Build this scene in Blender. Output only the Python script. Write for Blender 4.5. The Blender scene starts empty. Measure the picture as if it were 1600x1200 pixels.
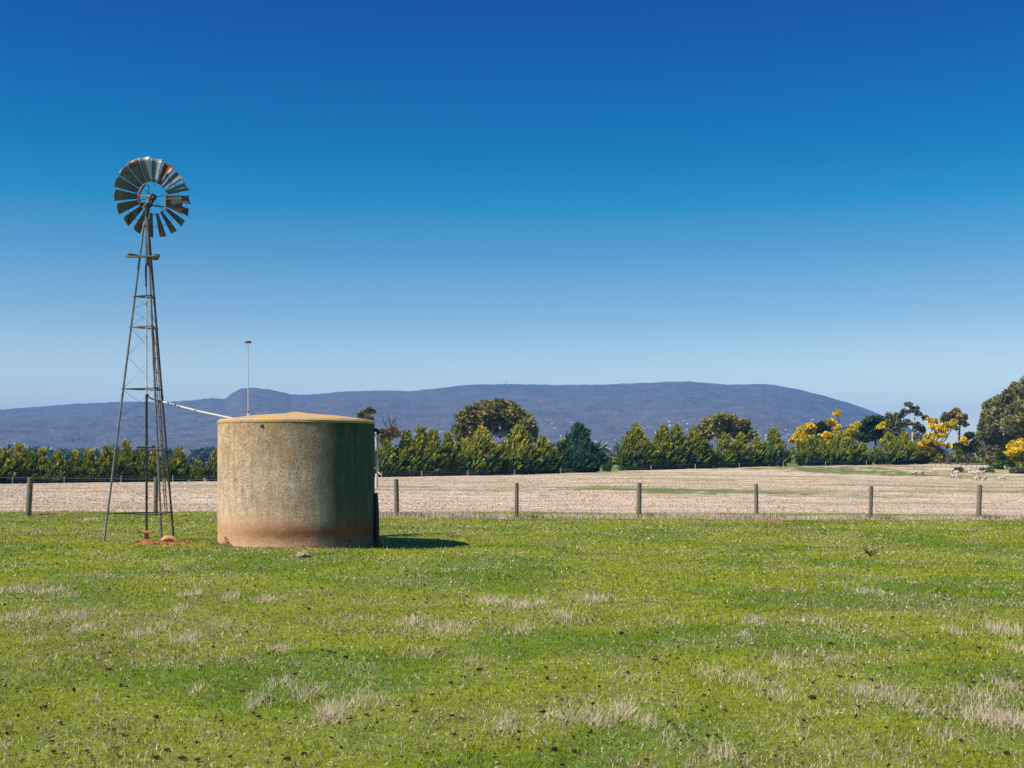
import bpy, bmesh, math, random
import numpy as np
from mathutils import Vector, Matrix
R_ = math.radians
random.seed(7); rng = np.random.default_rng(7)
scn = bpy.context.scene
col = scn.collection

# ---------------------------------------------------------------- camera, world, sun, exposure
F = 1900.0                        # focal length in pixels of a 1600 wide picture
PITCH = 0.0; HORIZON = 722      # level camera with a rising lens shift: uprights stay upright, as in the photograph
CAMZ = 1.75
cd = bpy.data.cameras.new("camera"); cam = bpy.data.objects.new("camera", cd); col.objects.link(cam)
cam.location = (0, 0, CAMZ); cam.rotation_euler = (R_(90) + PITCH, 0, 0)
cd.sensor_width = 36; cd.lens = 36 * F / 1600; cd.shift_y = (HORIZON - 600) / 1600; cd.clip_start = 0.1; cd.clip_end = 30000
scn.camera = cam

SUN_EL, SUN_DIR = R_(50), R_(208)             # height, and the compass direction (from +X, counterclockwise) it shines from
world = bpy.data.worlds.new("World"); scn.world = world; world.use_nodes = True
wn = world.node_tree; wn.nodes.clear()
wo = wn.nodes.new('ShaderNodeOutputWorld'); wb = wn.nodes.new('ShaderNodeBackground')
sk = wn.nodes.new('ShaderNodeTexSky'); sk.sky_type = 'NISHITA'; sk.sun_disc = False
sk.sun_elevation = SUN_EL; sk.sun_rotation = R_(90) - SUN_DIR
sk.altitude = 300; sk.air_density = 1.0; sk.dust_density = 0.3; sk.ozone_density = 3.0
wtc = wn.nodes.new('ShaderNodeTexCoord'); wsx = wn.nodes.new('ShaderNodeSeparateXYZ')
wr = wn.nodes.new('ShaderNodeValToRGB'); wm = wn.nodes.new('ShaderNodeMix'); wm.data_type = 'RGBA'; wm.blend_type = 'MULTIPLY'
wm.inputs[0].default_value = 1
wn.links.new(wtc.outputs['Generated'], wsx.inputs[0]); wn.links.new(wsx.outputs['Z'], wr.inputs[0])
SKY_RAMP = [(0.0000, (1.634, 1.355, 1.044)), (0.0719, (1.251, 1.127, 0.935)), (0.1161, (0.705, 0.801, 0.780)), (0.1671, (0.303, 0.617, 0.714)), (0.2070, (0.052, 0.539, 0.680)), (0.2411, (0.000, 0.423, 0.627)), (0.2696, (0.000, 0.360, 0.613)), (0.2998, (0.000, 0.294, 0.586)), (0.3531, (0.000, 0.202, 0.579)), (0.6200, (0.450, 0.700, 0.950)), (1.0000, (0.500, 0.750, 1.000))]
#SKYRAMP#
e = wr.color_ramp.elements
while len(e) > 1: e.remove(e[0])
for i, (p, c) in enumerate(SKY_RAMP):
    q = e[0] if i == 0 else e.new(p)
    q.position = p; q.color = (*[v / 4 for v in c], 1)
wm2 = wn.nodes.new('ShaderNodeVectorMath'); wm2.operation = 'SCALE'; wm2.inputs[3].default_value = 4
wn.links.new(sk.outputs[0], wm.inputs[6]); wn.links.new(wr.outputs[0], wm.inputs[7])
wn.links.new(wm.outputs[2], wm2.inputs[0]); wn.links.new(wm2.outputs[0], wb.inputs[0])
wb.inputs[1].default_value = 0.1
wn.links.new(wb.outputs[0], wo.inputs[0])

sl = bpy.data.lights.new("sun", 'SUN'); so = bpy.data.objects.new("sun", sl); col.objects.link(so)
sl.energy = 5.0; sl.angle = R_(0.5); sl.color = (1.0, 0.93, 0.80)
sd = Vector((math.cos(SUN_DIR) * math.cos(SUN_EL), math.sin(SUN_DIR) * math.cos(SUN_EL), math.sin(SUN_EL)))
so.rotation_euler = sd.to_track_quat('Z', 'Y').to_euler(); so.location = (-20, -10, 30)
vs = scn.view_settings; vs.view_transform = 'Standard'; vs.look = 'None'; vs.exposure = 0.6; vs.gamma = 1
scn.cycles.max_bounces = 6; scn.cycles.transparent_max_bounces = 4

# ---------------------------------------------------------------- helpers
cp, sp = math.cos(PITCH), math.sin(PITCH)
def P(px, py, Y):                 # the world point seen at (px, py) of the 1600 x 1200 photograph at distance Y
    a = (px - 800) / F; b = (HORIZON - py) / F
    dy = cp - b * sp; dz = sp + b * cp
    return Vector((a * Y / dy, Y, CAMZ + dz * Y / dy))
def zat(px, py, Y): return P(px, py, Y).z

def vnoise(x, y, seed=0):
    xi = np.floor(x); yi = np.floor(y); fx = x - xi; fy = y - yi
    fx = fx * fx * (3 - 2 * fx); fy = fy * fy * (3 - 2 * fy)
    def h(a, b):
        n = np.sin(a * 127.1 + b * 311.7 + seed * 74.7) * 43758.5453
        return n - np.floor(n)
    return (h(xi, yi) * (1 - fx) + h(xi + 1, yi) * fx) * (1 - fy) + (h(xi, yi + 1) * (1 - fx) + h(xi + 1, yi + 1) * fx) * fy
def fbm(x, y, o=4, seed=0):
    s = 0; a = .5; t = 0
    for i in range(o):
        s = s + a * vnoise(x * 2 ** i, y * 2 ** i, seed + i * 3.1); t += a; a *= .55
    return s / t
def sstep(a, b, x):
    t = np.clip((x - a) / (b - a), 0, 1); return t * t * (3 - 2 * t)

# terrain: gentle paddock dipping behind the fence, rising to the hedge
def fenceY(u): return 36.0 + (u + .3984) * (6.0 / .782)       # distance of the fence along bearing u
HU = [(-300, 190, 757), (0, 198, 756), (343, 212, 752), (590, 235, 746), (800, 245, 742), (900, 252, 738.5), (1000, 262, 735),
      (1200, 278, 729), (1436, 300, 725), (1900, 320, 723)]
HUu = np.array([(p - 800) / F for p, _, _ in HU]); HUY = np.array([Y for _, Y, _ in HU], float)
HUZ = np.array([zat(p, y, Y) for p, Y, y in HU])
def ground_z(x, y, micro=True):
    x = np.asarray(x, float); y = np.asarray(y, float)
    yy = np.maximum(y, 1.0); u = np.clip(x / yy, -.8, .8)
    uu = u * sstep(2, 30, yy)
    zn = -0.013 * np.clip(x, -22, 22) * sstep(6, 26, yy) - 0.02
    zn = zn - .10 * np.exp(-(((x + 1.8) / 2.2) ** 2 + ((y - 26.5) / 2.0) ** 2))
    fy = fenceY(np.clip(u, -.5, .5))
    hy = np.interp(u, HUu, HUY); hz = np.interp(u, HUu, HUZ)
    t = np.clip((yy - fy) / (hy - fy), 0, 1)
    sag = np.interp(u, [-.1, .1, .26, .38, .6], [0, .3, 1.1, 2.1, 2.1])
    z = zn + (hz - zn) * t - sag * t * t * (1 - t) * 6.75
    b = np.clip((yy - hy) / 200, 0, 1)
    rise = np.interp(u, [-.4, -.05, .06, .25, .45], [-.3, 1.0, 3.2, 2.6, 2.2])
    z = z + rise * sstep(0, 1, b)
    far = sstep(500, 1300, np.hypot(x, y)) * (y > 0) ; z = z * (1 - far) + far * (-5.0)
    if micro:
        d = np.hypot(x, y)
        z = z + (fbm(x * .35, y * .35, 3, 5) - .5) * .10 * sstep(4, 12, d)
        near = 1 - sstep(35, 60, d)
        z = z + near * ((fbm(x * 1.6, y * 1.6, 3, 9) - .5) * .035)
        mid = sstep(42, 60, d) * (1 - sstep(300, 600, d))
        z = z + mid * (fbm(x * .8, y * .8, 2, 29) - .5) * .12
    return z
def gz(x, y): return float(ground_z(x, y))
def ghit(px, py, Y0=4.0, Y1=380.0):      # where the sight line of a pixel meets the ground
    Ys = np.geomspace(Y0, Y1, 900)
    a = (px - 800) / F; b = (HORIZON - py) / F; dy = cp - b * sp; dz = sp + b * cp
    zr = CAMZ + dz * Ys / dy; zg = ground_z(a * Ys / dy, Ys, False)
    k = np.nonzero(zr <= zg)[0]
    Y = Ys[k[0]] if len(k) else Y1
    x = a * Y / dy
    return Vector((x, Y, gz(x, Y)))

# ---- nodes
class NT:
    def __init__(s, name, rough=.8, spec=.3):
        s.m = bpy.data.materials.new(name); s.m.use_nodes = True; s.t = s.m.node_tree
        s.b = s.t.nodes['Principled BSDF']; s.o = s.t.nodes['Material Output']
        s.b.inputs['Roughness'].default_value = rough; s.b.inputs['Specular IOR Level'].default_value = spec
        s.tc = s.t.nodes.new('ShaderNodeTexCoord')
    def L(s, a, b): s.t.links.new(a, b)
    def inp(s, sock, v):
        if isinstance(v, bpy.types.NodeSocket): s.L(v, sock)
        elif isinstance(v, (tuple, list)) and len(v) == 3 and sock.type == 'RGBA': sock.default_value = (*v, 1)
        else: sock.default_value = v
    def noise(s, scale, detail=4, rough=.6, vec=None, dist=0, out=0):
        n = s.t.nodes.new('ShaderNodeTexNoise'); n.inputs['Scale'].default_value = scale
        n.inputs['Detail'].default_value = detail; n.inputs['Roughness'].default_value = rough; n.inputs['Distortion'].default_value = dist
        s.L(vec or s.tc.outputs['Object'], n.inputs['Vector']); return n.outputs[out]
    def vor(s, scale, vec=None, feat='F1', out='Distance', rnd=1):
        n = s.t.nodes.new('ShaderNodeTexVoronoi'); n.feature = feat; n.inputs['Scale'].default_value = scale
        n.inputs['Randomness'].default_value = rnd
        s.L(vec or s.tc.outputs['Object'], n.inputs['Vector']); return n.outputs[out]
    def ramp(s, f, stops):
        n = s.t.nodes.new('ShaderNodeValToRGB'); s.inp(n.inputs[0], f); e = n.color_ramp.elements
        while len(e) > 1: e.remove(e[0])
        for i, (p, c) in enumerate(stops):
            q = e[0] if i == 0 else e.new(p)
            q.position = p; q.color = (c, c, c, 1) if isinstance(c, (int, float)) else (*c, 1)
        return n.outputs[0]
    def mix(s, f, a, b, mode='MIX'):
        n = s.t.nodes.new('ShaderNodeMix'); n.data_type = 'RGBA'; n.blend_type = mode
        s.inp(n.inputs[0], f); s.inp(n.inputs[6], a); s.inp(n.inputs[7], b); return n.outputs[2]
    def math(s, op, a, b=None, c=None, clamp=False):
        n = s.t.nodes.new('ShaderNodeMath'); n.operation = op; n.use_clamp = clamp
        for k, v in enumerate((a, b, c)):
            if v is not None: s.inp(n.inputs[k], v)
        return n.outputs[0]
    def sep(s, v):
        n = s.t.nodes.new('ShaderNodeSeparateXYZ'); s.L(v, n.inputs[0]); return n.outputs
    def comb(s, x, y, z):
        n = s.t.nodes.new('ShaderNodeCombineXYZ'); [s.inp(n.inputs[i], v) for i, v in enumerate((x, y, z))]; return n.outputs[0]
    def mapr(s, v, a, b, c=0, d=1):
        n = s.t.nodes.new('ShaderNodeMapRange'); s.inp(n.inputs[0], v)
        for i, q in enumerate((a, b, c, d)): n.inputs[1 + i].default_value = q
        return n.outputs[0]
    def attr(s, name, out='Color'):
        n = s.t.nodes.new('ShaderNodeAttribute'); n.attribute_name = name; return n.outputs[out]
    def color(s, c): s.inp(s.b.inputs['Base Color'], c)
    def bump(s, h, dist=.01, strength=1):
        n = s.t.nodes.new('ShaderNodeBump'); n.inputs['Distance'].default_value = dist; n.inputs['Strength'].default_value = strength
        s.L(h, n.inputs['Height']); s.L(n.outputs[0], s.b.inputs['Normal'])
    def leafy(s, c, trans=.35):
        d = s.t.nodes.new('ShaderNodeBsdfDiffuse'); t = s.t.nodes.new('ShaderNodeBsdfTranslucent'); m = s.t.nodes.new('ShaderNodeMixShader')
        s.inp(d.inputs[0], c); s.inp(t.inputs[0], c); m.inputs[0].default_value = trans
        s.L(d.outputs[0], m.inputs[1]); s.L(t.outputs[0], m.inputs[2]); s.L(m.outputs[0], s.o.inputs[0]); return s
def simple(name, c, rough=.8, spec=.3, metal=0, var=.25, scale=8):
    n = NT(name, rough, spec); n.b.inputs['Metallic'].default_value = metal
    f = n.noise(scale, 4)
    n.color(n.mix(f, tuple(v * (1 - var) for v in c), tuple(min(1, v * (1 + var)) for v in c)))
    return n.m

# ---- meshes
def np_mesh(name, V, Fc, mat, colors=None, parent=None, smooth=False):
    me = bpy.data.meshes.new(name); V = np.asarray(V, np.float32); Fc = np.asarray(Fc, np.int32)
    n, k = Fc.shape
    me.vertices.add(len(V)); me.vertices.foreach_set('co', V.ravel())
    me.loops.add(n * k); me.loops.foreach_set('vertex_index', Fc.ravel())
    me.polygons.add(n); me.polygons.foreach_set('loop_start', np.arange(0, n * k, k, dtype=np.int32))
    me.polygons.foreach_set('loop_total', np.full(n, k, np.int32))
    if smooth: me.polygons.foreach_set('use_smooth', np.ones(n, bool))
    me.update(calc_edges=True)
    if colors is not None:
        a = me.color_attributes.new('Col', 'FLOAT_COLOR', 'POINT')
        c = np.ones((len(V), 4), np.float32); c[:, :3] = colors; a.data.foreach_set('color', c.ravel())
    me.materials.append(mat)
    o = bpy.data.objects.new(name, me); col.objects.link(o)
    if parent: o.parent = parent
    return o
def bm_obj(name, bm, mat, parent=None, smooth=False, loc=None):
    me = bpy.data.meshes.new(name); bmesh.ops.recalc_face_normals(bm, faces=bm.faces); bm.to_mesh(me); bm.free()
    if smooth:
        for p in me.polygons: p.use_smooth = True
        me.set_sharp_from_angle(angle=0.9)
    me.materials.append(mat)
    o = bpy.data.objects.new(name, me); col.objects.link(o)
    if parent: o.parent = parent
    if loc: o.location = loc
    return o
def tube(bm, pts, rad, n=8, cap=True):
    pts = [Vector(p) for p in pts]; rad = rad if isinstance(rad, (list, tuple)) else [rad] * len(pts)
    rings = []; prev = None
    for i, p in enumerate(pts):
        d = (pts[min(i + 1, len(pts) - 1)] - pts[max(i - 1, 0)]).normalized()
        ref = prev if prev and abs(prev.dot(d)) < .95 else (Vector((0, 0, 1)) if abs(d.z) < .9 else Vector((1, 0, 0)))
        a = (ref - d * ref.dot(d)).normalized(); b = d.cross(a); prev = a
        rings.append([bm.verts.new(p + (a * math.cos(2 * math.pi * k / n) + b * math.sin(2 * math.pi * k / n)) * rad[i]) for k in range(n)])
    for r0, r1 in zip(rings, rings[1:]):
        for k in range(n): bm.faces.new((r0[k], r0[(k + 1) % n], r1[(k + 1) % n], r1[k]))
    if cap: bm.faces.new(rings[0][::-1]); bm.faces.new(rings[-1])
def box(bm, c, s, rot=None):
    M = Matrix.Translation(c) @ (rot.to_4x4() if rot else Matrix()) @ Matrix.Diagonal((*s, 1))
    bmesh.ops.create_cube(bm, size=1, matrix=M)
def beam(bm, a, b, w, h, up=Vector((0, 0, 1))):
    a = Vector(a); b = Vector(b); d = (b - a); x = d.normalized(); y = up.cross(x).normalized(); z = x.cross(y)
    box(bm, (a + b) / 2, (d.length, w, h), Matrix((x, y, z)).transposed())
def lathe(bm, prof, n=32, closed=True):
    rings = [[bm.verts.new((r * math.cos(2 * math.pi * k / n), r * math.sin(2 * math.pi * k / n), z)) for k in range(n)] if r > 1e-6 else [bm.verts.new((0, 0, z))] for r, z in prof]
    for a, b in zip(rings, rings[1:]):
        for k in range(n):
            q = [a[k % len(a)], a[(k + 1) % len(a)], b[(k + 1) % len(b)], b[k % len(b)]]
            u = []
            [u.append(v) for v in q if v not in u]
            if len(u) > 2: bm.faces.new(u)
def tag(o, label, cat, group=None, kind=None):
    if label: o['label'] = label
    if cat: o['category'] = cat
    if group: o['group'] = group
    if kind: o['kind'] = kind
    return o
def thing(name, loc, label, cat, group=None, rz=0):
    o = bpy.data.objects.new(name, None); col.objects.link(o); o.empty_display_size = .2
    o.location = loc; o.rotation_euler = (0, 0, rz); return tag(o, label, cat, group)
def tube_obj(name, pts, rad, mat, parent=None, n=8, smooth=True):
    bm = bmesh.new(); tube(bm, pts, rad, n); return bm_obj(name, bm, mat, parent, smooth)

# ---------------------------------------------------------------- the ground sheet
PATCH = []                     # bare soil patches: x, y, rx, ry
def soil(px, py, w, h, lift=.03):
    c = ghit(px, py); s = F / c.y; PATCH.append((c.x, c.y, w / s / 2, h, lift))
soil(84, 805.5, 66, .34); soil(262, 850, 95, .42, .05); soil(228, 846, 40, .3, .06); soil(357, 851.5, 34, .22); soil(1211, 817, 40, .5)
soil(1098, 813.5, 26, .25); soil(452, 858.5, 130, .12, .015)
TANK = P(464, 850, 25.65); TANK.z = gz(TANK.x, TANK.y) - .02; TR = 1.63
MILL = P(229, 845, 25.9); MILL.z = gz(MILL.x, MILL.y)
soil(1408, 729, 40, 2.5, .05); soil(1385, 727.5, 30, 2, .05)

def dryness(x, y):                # 0 green pasture .. 1 bleached dry grass
    u = x / np.maximum(y, 1); s = y - fenceY(np.clip(u, -.5, .5))
    w = (fbm(x * .25, y * .25, 3, 2) - .5)
    d = sstep(3.0, 4.4, s + w * 3)
    strip = sstep(-1.1, -.4, s + w * 1.5) * (1 - sstep(1.4, 2.2, s + w * 1.5)) * sstep(-.135, -.11, u)
    d = np.maximum(d, strip * .85)
    def ell(px, py, rx, ry, k):
        c = ghit(px, py); q = np.hypot((x - c.x) / rx, (y - c.y) / ry) + (fbm(x * .3, y * .3, 4, 8) - .5) * 2.2
        return k * (1 - sstep(.5, 1.2, q + (fbm(x * 1.1, y * 1.1, 3, 18) - .5) * 1.6))
    g = ell(1130, 768, 11, 7, .95) + ell(1010, 765, 8, 5, .6) + ell(1300, 776, 9, 2.5, .6) + ell(690, 766, 10, 4, .5) + ell(880, 762, 14, 4, .55) + ell(1500, 769, 9, 2.5, .5) \
        + ell(1330, 737, 16, 26, 1.1) + ell(1420, 742, 12, 10, .8) + ell(1230, 731, 22, 12, .5)
    band = sstep(.50, .70, fbm(x * .05, y * .16, 5, 14)) * .6
    d = d * np.clip(1 - g - band, 0, 1)
    hy = np.interp(u, HUu, HUY)
    d = d * (1 - sstep(4, 14, y - hy)) * (y > 5)
    return d
def ground_color(x, y):
    d = np.hypot(x, y)
    n1 = fbm(x * .5, y * .5, 4, 21); n2 = fbm(x * 2.6, y * 2.6, 4, 31); n3 = fbm(x * .13, y * .13, 3, 41)
    g1 = np.array([.105, .165, .018]); g2 = np.array([.175, .215, .022]); g3 = np.array([.15, .145, .055])
    c = g1 + (g2 - g1) * sstep(.38, .62, n1)[..., None]
    olive = sstep(.52, .72, .6 * n3 + .4 * n2) * .6
    c = c + (g3 - c) * olive[..., None]
    farg = np.array([.125, .15, .045]); k = sstep(48, 70, d)[..., None]; c = c * (1 - k) + farg * k
    e1 = np.array([.54, .41, .325]); e2 = np.array([.48, .37, .26]); e3 = np.array([.24, .22, .08])
    s1 = fbm(x * .22, y * .3, 4, 51)
    dc = e1 + (e2 - e1) * sstep(.4, .65, s1)[..., None]
    dc = dc + (e3 - dc) * (sstep(.52, .70, fbm(x * .09, y * .16, 4, 61)) * sstep(60, 100, d) * .8)[..., None]
    dr = dryness(x, y)[..., None]
    return c * (1 - dr) + dc * dr

ang = np.concatenate([np.linspace(-180, -40, 40)[:-1], np.linspace(-40, 40, 620), np.linspace(40, 180, 40)[1:-1]])
ang = np.radians(ang); rad = np.concatenate([[0.6], np.geomspace(1.2, 9000, 700)])
A, Rr = np.meshgrid(ang, rad); X = np.sin(A) * Rr; Yg = np.cos(A) * Rr
Z = ground_z(X, Yg); na, nr = len(ang), len(rad)
V = np.stack([X, Yg, Z], -1).reshape(-1, 3); C = ground_color(X, Yg).reshape(-1, 3)
i0 = np.arange(nr - 1)[:, None] * na + np.arange(na)[None]; i1 = np.arange(nr - 1)[:, None] * na + (np.arange(na)[None] + 1) % na
FQ = np.stack([i0, i1, i1 + na, i0 + na], -1).reshape(-1, 4)
# close the middle with a fan folded into quads of a tiny disc
V = np.vstack([V, [[0, 0, Z[0].mean()]]]); C = np.vstack([C, C[:1]]); ci = len(V) - 1
k = np.arange(0, na - 1, 2); fan = np.stack([np.full(len(k), ci), (k + 2) % na, k + 1, k], -1)
FQ = np.vstack([FQ, fan])
gm = NT('pasture', .95, .1)
base = gm.attr('Col')
n1 = gm.noise(9, 6, .7); n2 = gm.noise(45, 3, .7); n3 = gm.noise(1.3, 5, .65)
c = gm.mix(1, base, gm.ramp(n1, [(.3, .62), (.7, 1.35)]), 'MULTIPLY')
c = gm.mix(1, c, gm.ramp(n2, [(.3, .7), (.7, 1.3)]), 'MULTIPLY')
c = gm.mix(1, c, gm.ramp(n3, [(.3, .85), (.7, 1.15)]), 'MULTIPLY')
gm.color(c); gm.bump(gm.noise(14, 6, .75), .05, .8)
g = np_mesh('ground', V, FQ, gm.m, C, smooth=True); tag(g, None, None, kind='structure')

# bare earth patches
sm = NT('red_earth', .95, .1)
sm.color(sm.ramp(sm.noise(7, 6, .7), [(.38, (.09, .06, .02)), (.46, (.22, .085, .035)), (.6, (.36, .145, .055)), (.75, (.44, .21, .10))])); sm.bump(sm.noise(16, 6), .04)
for i, (x, y, rx, ry, lift) in enumerate(PATCH):
    n = 90; vs_ = [(x, y, gz(x, y) + lift * .8 + .008)]; fc = []; hs = [random.uniform(0, 6.28) for _ in range(5)]
    for j, q in enumerate((.35, .7, 1.0)):
        for k in range(n):
            a = 2 * math.pi * k / n; w = 1 + q * (.20 * math.sin(a * 3 + hs[0]) + .14 * math.sin(a * 7 + hs[1]) + .10 * math.sin(a * 13 + hs[2]) + .07 * math.sin(a * 23 + hs[3]) + random.uniform(-.08, .08))
            xx = x + math.cos(a) * rx * q * w; yy = y + math.sin(a) * ry * q * w
            vs_.append((xx, yy, gz(xx, yy) + (.01 + lift * (1 - q ** 2)) if q < 1 else gz(xx, yy) - .012))
    tri = [(0, 1 + k, 1 + (k + 1) % n) for k in range(n)]
    me = bpy.data.meshes.new('soil_patch')
    q2 = [(1 + j * n + k, 1 + (j + 1) * n + k, 1 + (j + 1) * n + (k + 1) % n, 1 + j * n + (k + 1) % n) for j in range(2) for k in range(n)]
    me.from_pydata(vs_, [], tri + q2); me.materials.append(sm.m)
    o = bpy.data.objects.new('soil_patch', me); col.objects.link(o); tag(o, None, None, kind='structure')

# ---------------------------------------------------------------- grass
def in_patch(x, y, k=1.0):
    m = (x - TANK.x) ** 2 + (y - TANK.y) ** 2 < (TR + .02) ** 2
    for (a, b, rx, ry, _) in PATCH: m |= ((x - a) / (rx * k)) ** 2 + ((y - b) / (ry * k)) ** 2 < 1
    return m
def blades(x, y, h, w, lean, colors, tip=1.25):
    n = len(x); z = ground_z(x, y) - .004
    a = rng.uniform(0, np.pi, n); la = rng.uniform(0, 2 * np.pi, n); le = rng.uniform(0, 1, n) * lean
    dx = np.cos(a) * w / 2; dy = np.sin(a) * w / 2
    V = np.empty((n, 3, 3)); V[:, 0] = np.stack([x - dx, y - dy, z], -1); V[:, 1] = np.stack([x + dx, y + dy, z], -1)
    V[:, 2] = np.stack([x + np.cos(la) * le * h, y + np.sin(la) * le * h, z + h * np.sqrt(np.maximum(.12, 1 - le ** 2 * .45))], -1)
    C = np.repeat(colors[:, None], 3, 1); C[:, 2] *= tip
    return V.reshape(-1, 3), C.reshape(-1, 3)
gmat = NT('grass_blades'); gmat.leafy(gmat.attr('Col'), .4); gmat = gmat.m
def grass_points(n, y0, y1, pw, half=.6):
    t = rng.uniform(0, 1, n); y = (y0 ** (1 - pw) + t * (y1 ** (1 - pw) - y0 ** (1 - pw))) ** (1 / (1 - pw))
    x = rng.uniform(-half, half, n) * (y + 2); return x, y
N = 620000
x, y = grass_points(N, 3.5, 45, 1.05)
u = x / y; s = y - fenceY(np.clip(u, -.5, .5)); dr = dryness(x, y)
keep = ((~in_patch(x, y, .75)) | ((rng.uniform(0, 1, N) < .40) & ((x - TANK.x) ** 2 + (y - TANK.y) ** 2 > (TR + .02) ** 2))) & (rng.uniform(0, 1, N) > dr * .9) & (s < 4)
x, y = x[keep], y[keep]; n = len(x)
n1 = fbm(x * .5, y * .5, 4, 21); n2 = fbm(x * 2.6, y * 2.6, 3, 31); n4 = fbm(x * 1.1, y * 1.1, 3, 77)
cg1 = np.array([.155, .215, .012]); cg2 = np.array([.32, .325, .015]); cg3 = np.array([.31, .27, .10]); cst = np.array([.58, .48, .33])
cc = cg1 + (cg2 - cg1) * (sstep(.35, .65, n1) * .6 + rng.uniform(0, .4, n))[:, None]
ol = rng.uniform(0, 1, n) < sstep(.36, .70, n4) * .62
cc[ol] = cg3 * rng.uniform(.7, 1.2, (ol.sum(), 1))
st = rng.uniform(0, 1, n) < .08 + .26 * sstep(.40, .66, n4)
cc[st] = cst * rng.uniform(.7, 1.2, (st.sum(), 1))
cc *= np.where(rng.uniform(0, 1, (n, 1)) < .12, .35, 1) * rng.uniform(.6, 1.5, (n, 1))
h = rng.uniform(.012, .036, n) * (.7 + .8 * n2) * (1 + .02 * y); w = np.maximum(.005, y * .0009) * rng.uniform(.7, 1.4, n)
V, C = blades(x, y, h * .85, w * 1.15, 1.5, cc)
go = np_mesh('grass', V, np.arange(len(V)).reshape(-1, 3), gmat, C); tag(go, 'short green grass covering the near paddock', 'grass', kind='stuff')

# dry stalks: pale tussocks in the lawn, the strip along the fence and the bleached field beyond
TU = [(25, 925, 40, 1), (75, 928, 40, 1.2), (110, 935, 30, .6), (300, 931, 26, 1), (356, 935, 26, 1.2), (280, 952, 22, 1), (30, 968, 40, 1.2), (112, 966, 50, 1.2), (128, 985, 24, 1),
      (50, 1000, 30, .5), (220, 992, 34, 1), (292, 1000, 34, 1.2), (250, 985, 20, .7), (420, 938, 34, .9), (440, 1015, 34, .9), (345, 975, 40, .4), (522, 1112, 46, 1.6), (480, 1083, 40, .8), (405, 1100, 30, .7), (570, 1090, 50, .8),
      (440, 1068, 40, .7), (650, 972, 40, 1), (700, 983, 50, 1), (765, 940, 44, 1.3), (815, 947, 36, 1.3), (850, 940, 18, .8), (925, 938, 36, 1.3), (880, 962, 30, 1), (815, 985, 24, 1), (660, 1020, 60, .5),
      (1180, 972, 24, 1), (1165, 996, 20, .8), (1040, 970, 40, .4), (1350, 928, 34, .8), (1370, 928, 24, .7), (1490, 990, 26, 1.1), (1570, 990, 50, 1.4), (1590, 1020, 30, .8), (1280, 972, 50, .6),
      (975, 1112, 30, 1.3), (930, 1125, 60, 1), (880, 1118, 50, .7), (1010, 1128, 40, .7), (1550, 1122, 70, 1.6), (1590, 1128, 40, 1.2), (1400, 1090, 60, .9), (1530, 1090, 50, .8), (1575, 1075, 40, .8), (1160, 1060, 50, .7),
      (1110, 1052, 40, .6), (1440, 1110, 30, .6), (1300, 1035, 80, .5), (1220, 1040, 50, .6), (310, 1080, 24, .6), (5, 1170, 12, .8), (785, 1130, 40, .7), (750, 1035, 60, .5), (1130, 1180, 60, .7), (1050, 1150, 60, .4),
      (1350, 1080, 60, .6), (1215, 1085, 60, .7), (400, 1095, 20, .6), (60, 1030, 60, .3), (560, 1050, 60, .4), (980, 1060, 60, .4), (1480, 1150, 60, .5), (150, 1100, 50, .3), (320, 800, 50, .8), (150, 812, 30, .5)]
TX, TY, TH, TW, TC = [], [], [], [], []
for (px, py, sp_, k) in TU:
    c = ghit(px, py); s_ = F / c.y; m = int(150 * k * (sp_ / 30) * (12 / max(7, c.y)) ** .3)
    sx = sp_ / s_ / 2; xx = c.x + rng.normal(0, sx * .7, m); yy = c.y + rng.normal(0, sx * .7 + .1, m)
    TX.append(xx); TY.append(yy); TH.append(rng.uniform(.025, .10, m) * (.7 + .2 * k) * (1 + .02 * c.y)); TW.append(np.full(m, max(.0035, c.y * .0006)))
m = 2600; aa = rng.uniform(0, 2 * np.pi, m); rr = TR + .03 + rng.exponential(.05, m); xx = TANK.x + np.cos(aa) * rr; yy = TANK.y + np.sin(aa) * rr
TX.append(xx); TY.append(yy); TH.append(rng.uniform(.03, .11, m) * (.4 + 1.1 * vnoise(aa * 6, aa * 0, 3))); TW.append(np.full(m, .014))
m = 26000; xx, yy = grass_points(m, 4, 36, 1.2); kk = rng.uniform(0, 1, m) < sstep(.5, .75, fbm(xx * .7, yy * .7, 3, 77)); xx, yy = xx[kk], yy[kk]
TX.append(xx); TY.append(yy); TH.append(rng.uniform(.03, .09, len(xx))); TW.append(np.maximum(.003, yy * .0005))
x, y, h, w = map(np.concatenate, (TX, TY, TH, TW)); q = ~in_patch(x, y); x, y, h, w = x[q], y[q], h[q], w[q]
cc = np.array([.70, .57, .41]) * rng.uniform(.6, 1.25, (len(x), 1)); tq = (np.hypot(x - TANK.x, y - TANK.y) < TR + .5) & (rng.uniform(0, 1, len(x)) < .8); cc[tq] = np.array([.14, .16, .035]) * rng.uniform(.5, 1.6, (tq.sum(), 1))
V, C = blades(x, y, h, w, 1.1, cc, 1.1)
o = np_mesh('dry_stalks', V, np.arange(len(V)).reshape(-1, 3), gmat, C); tag(o, 'pale dead grass stalks standing in tufts through the green paddock', 'dry grass', kind='stuff')
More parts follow.
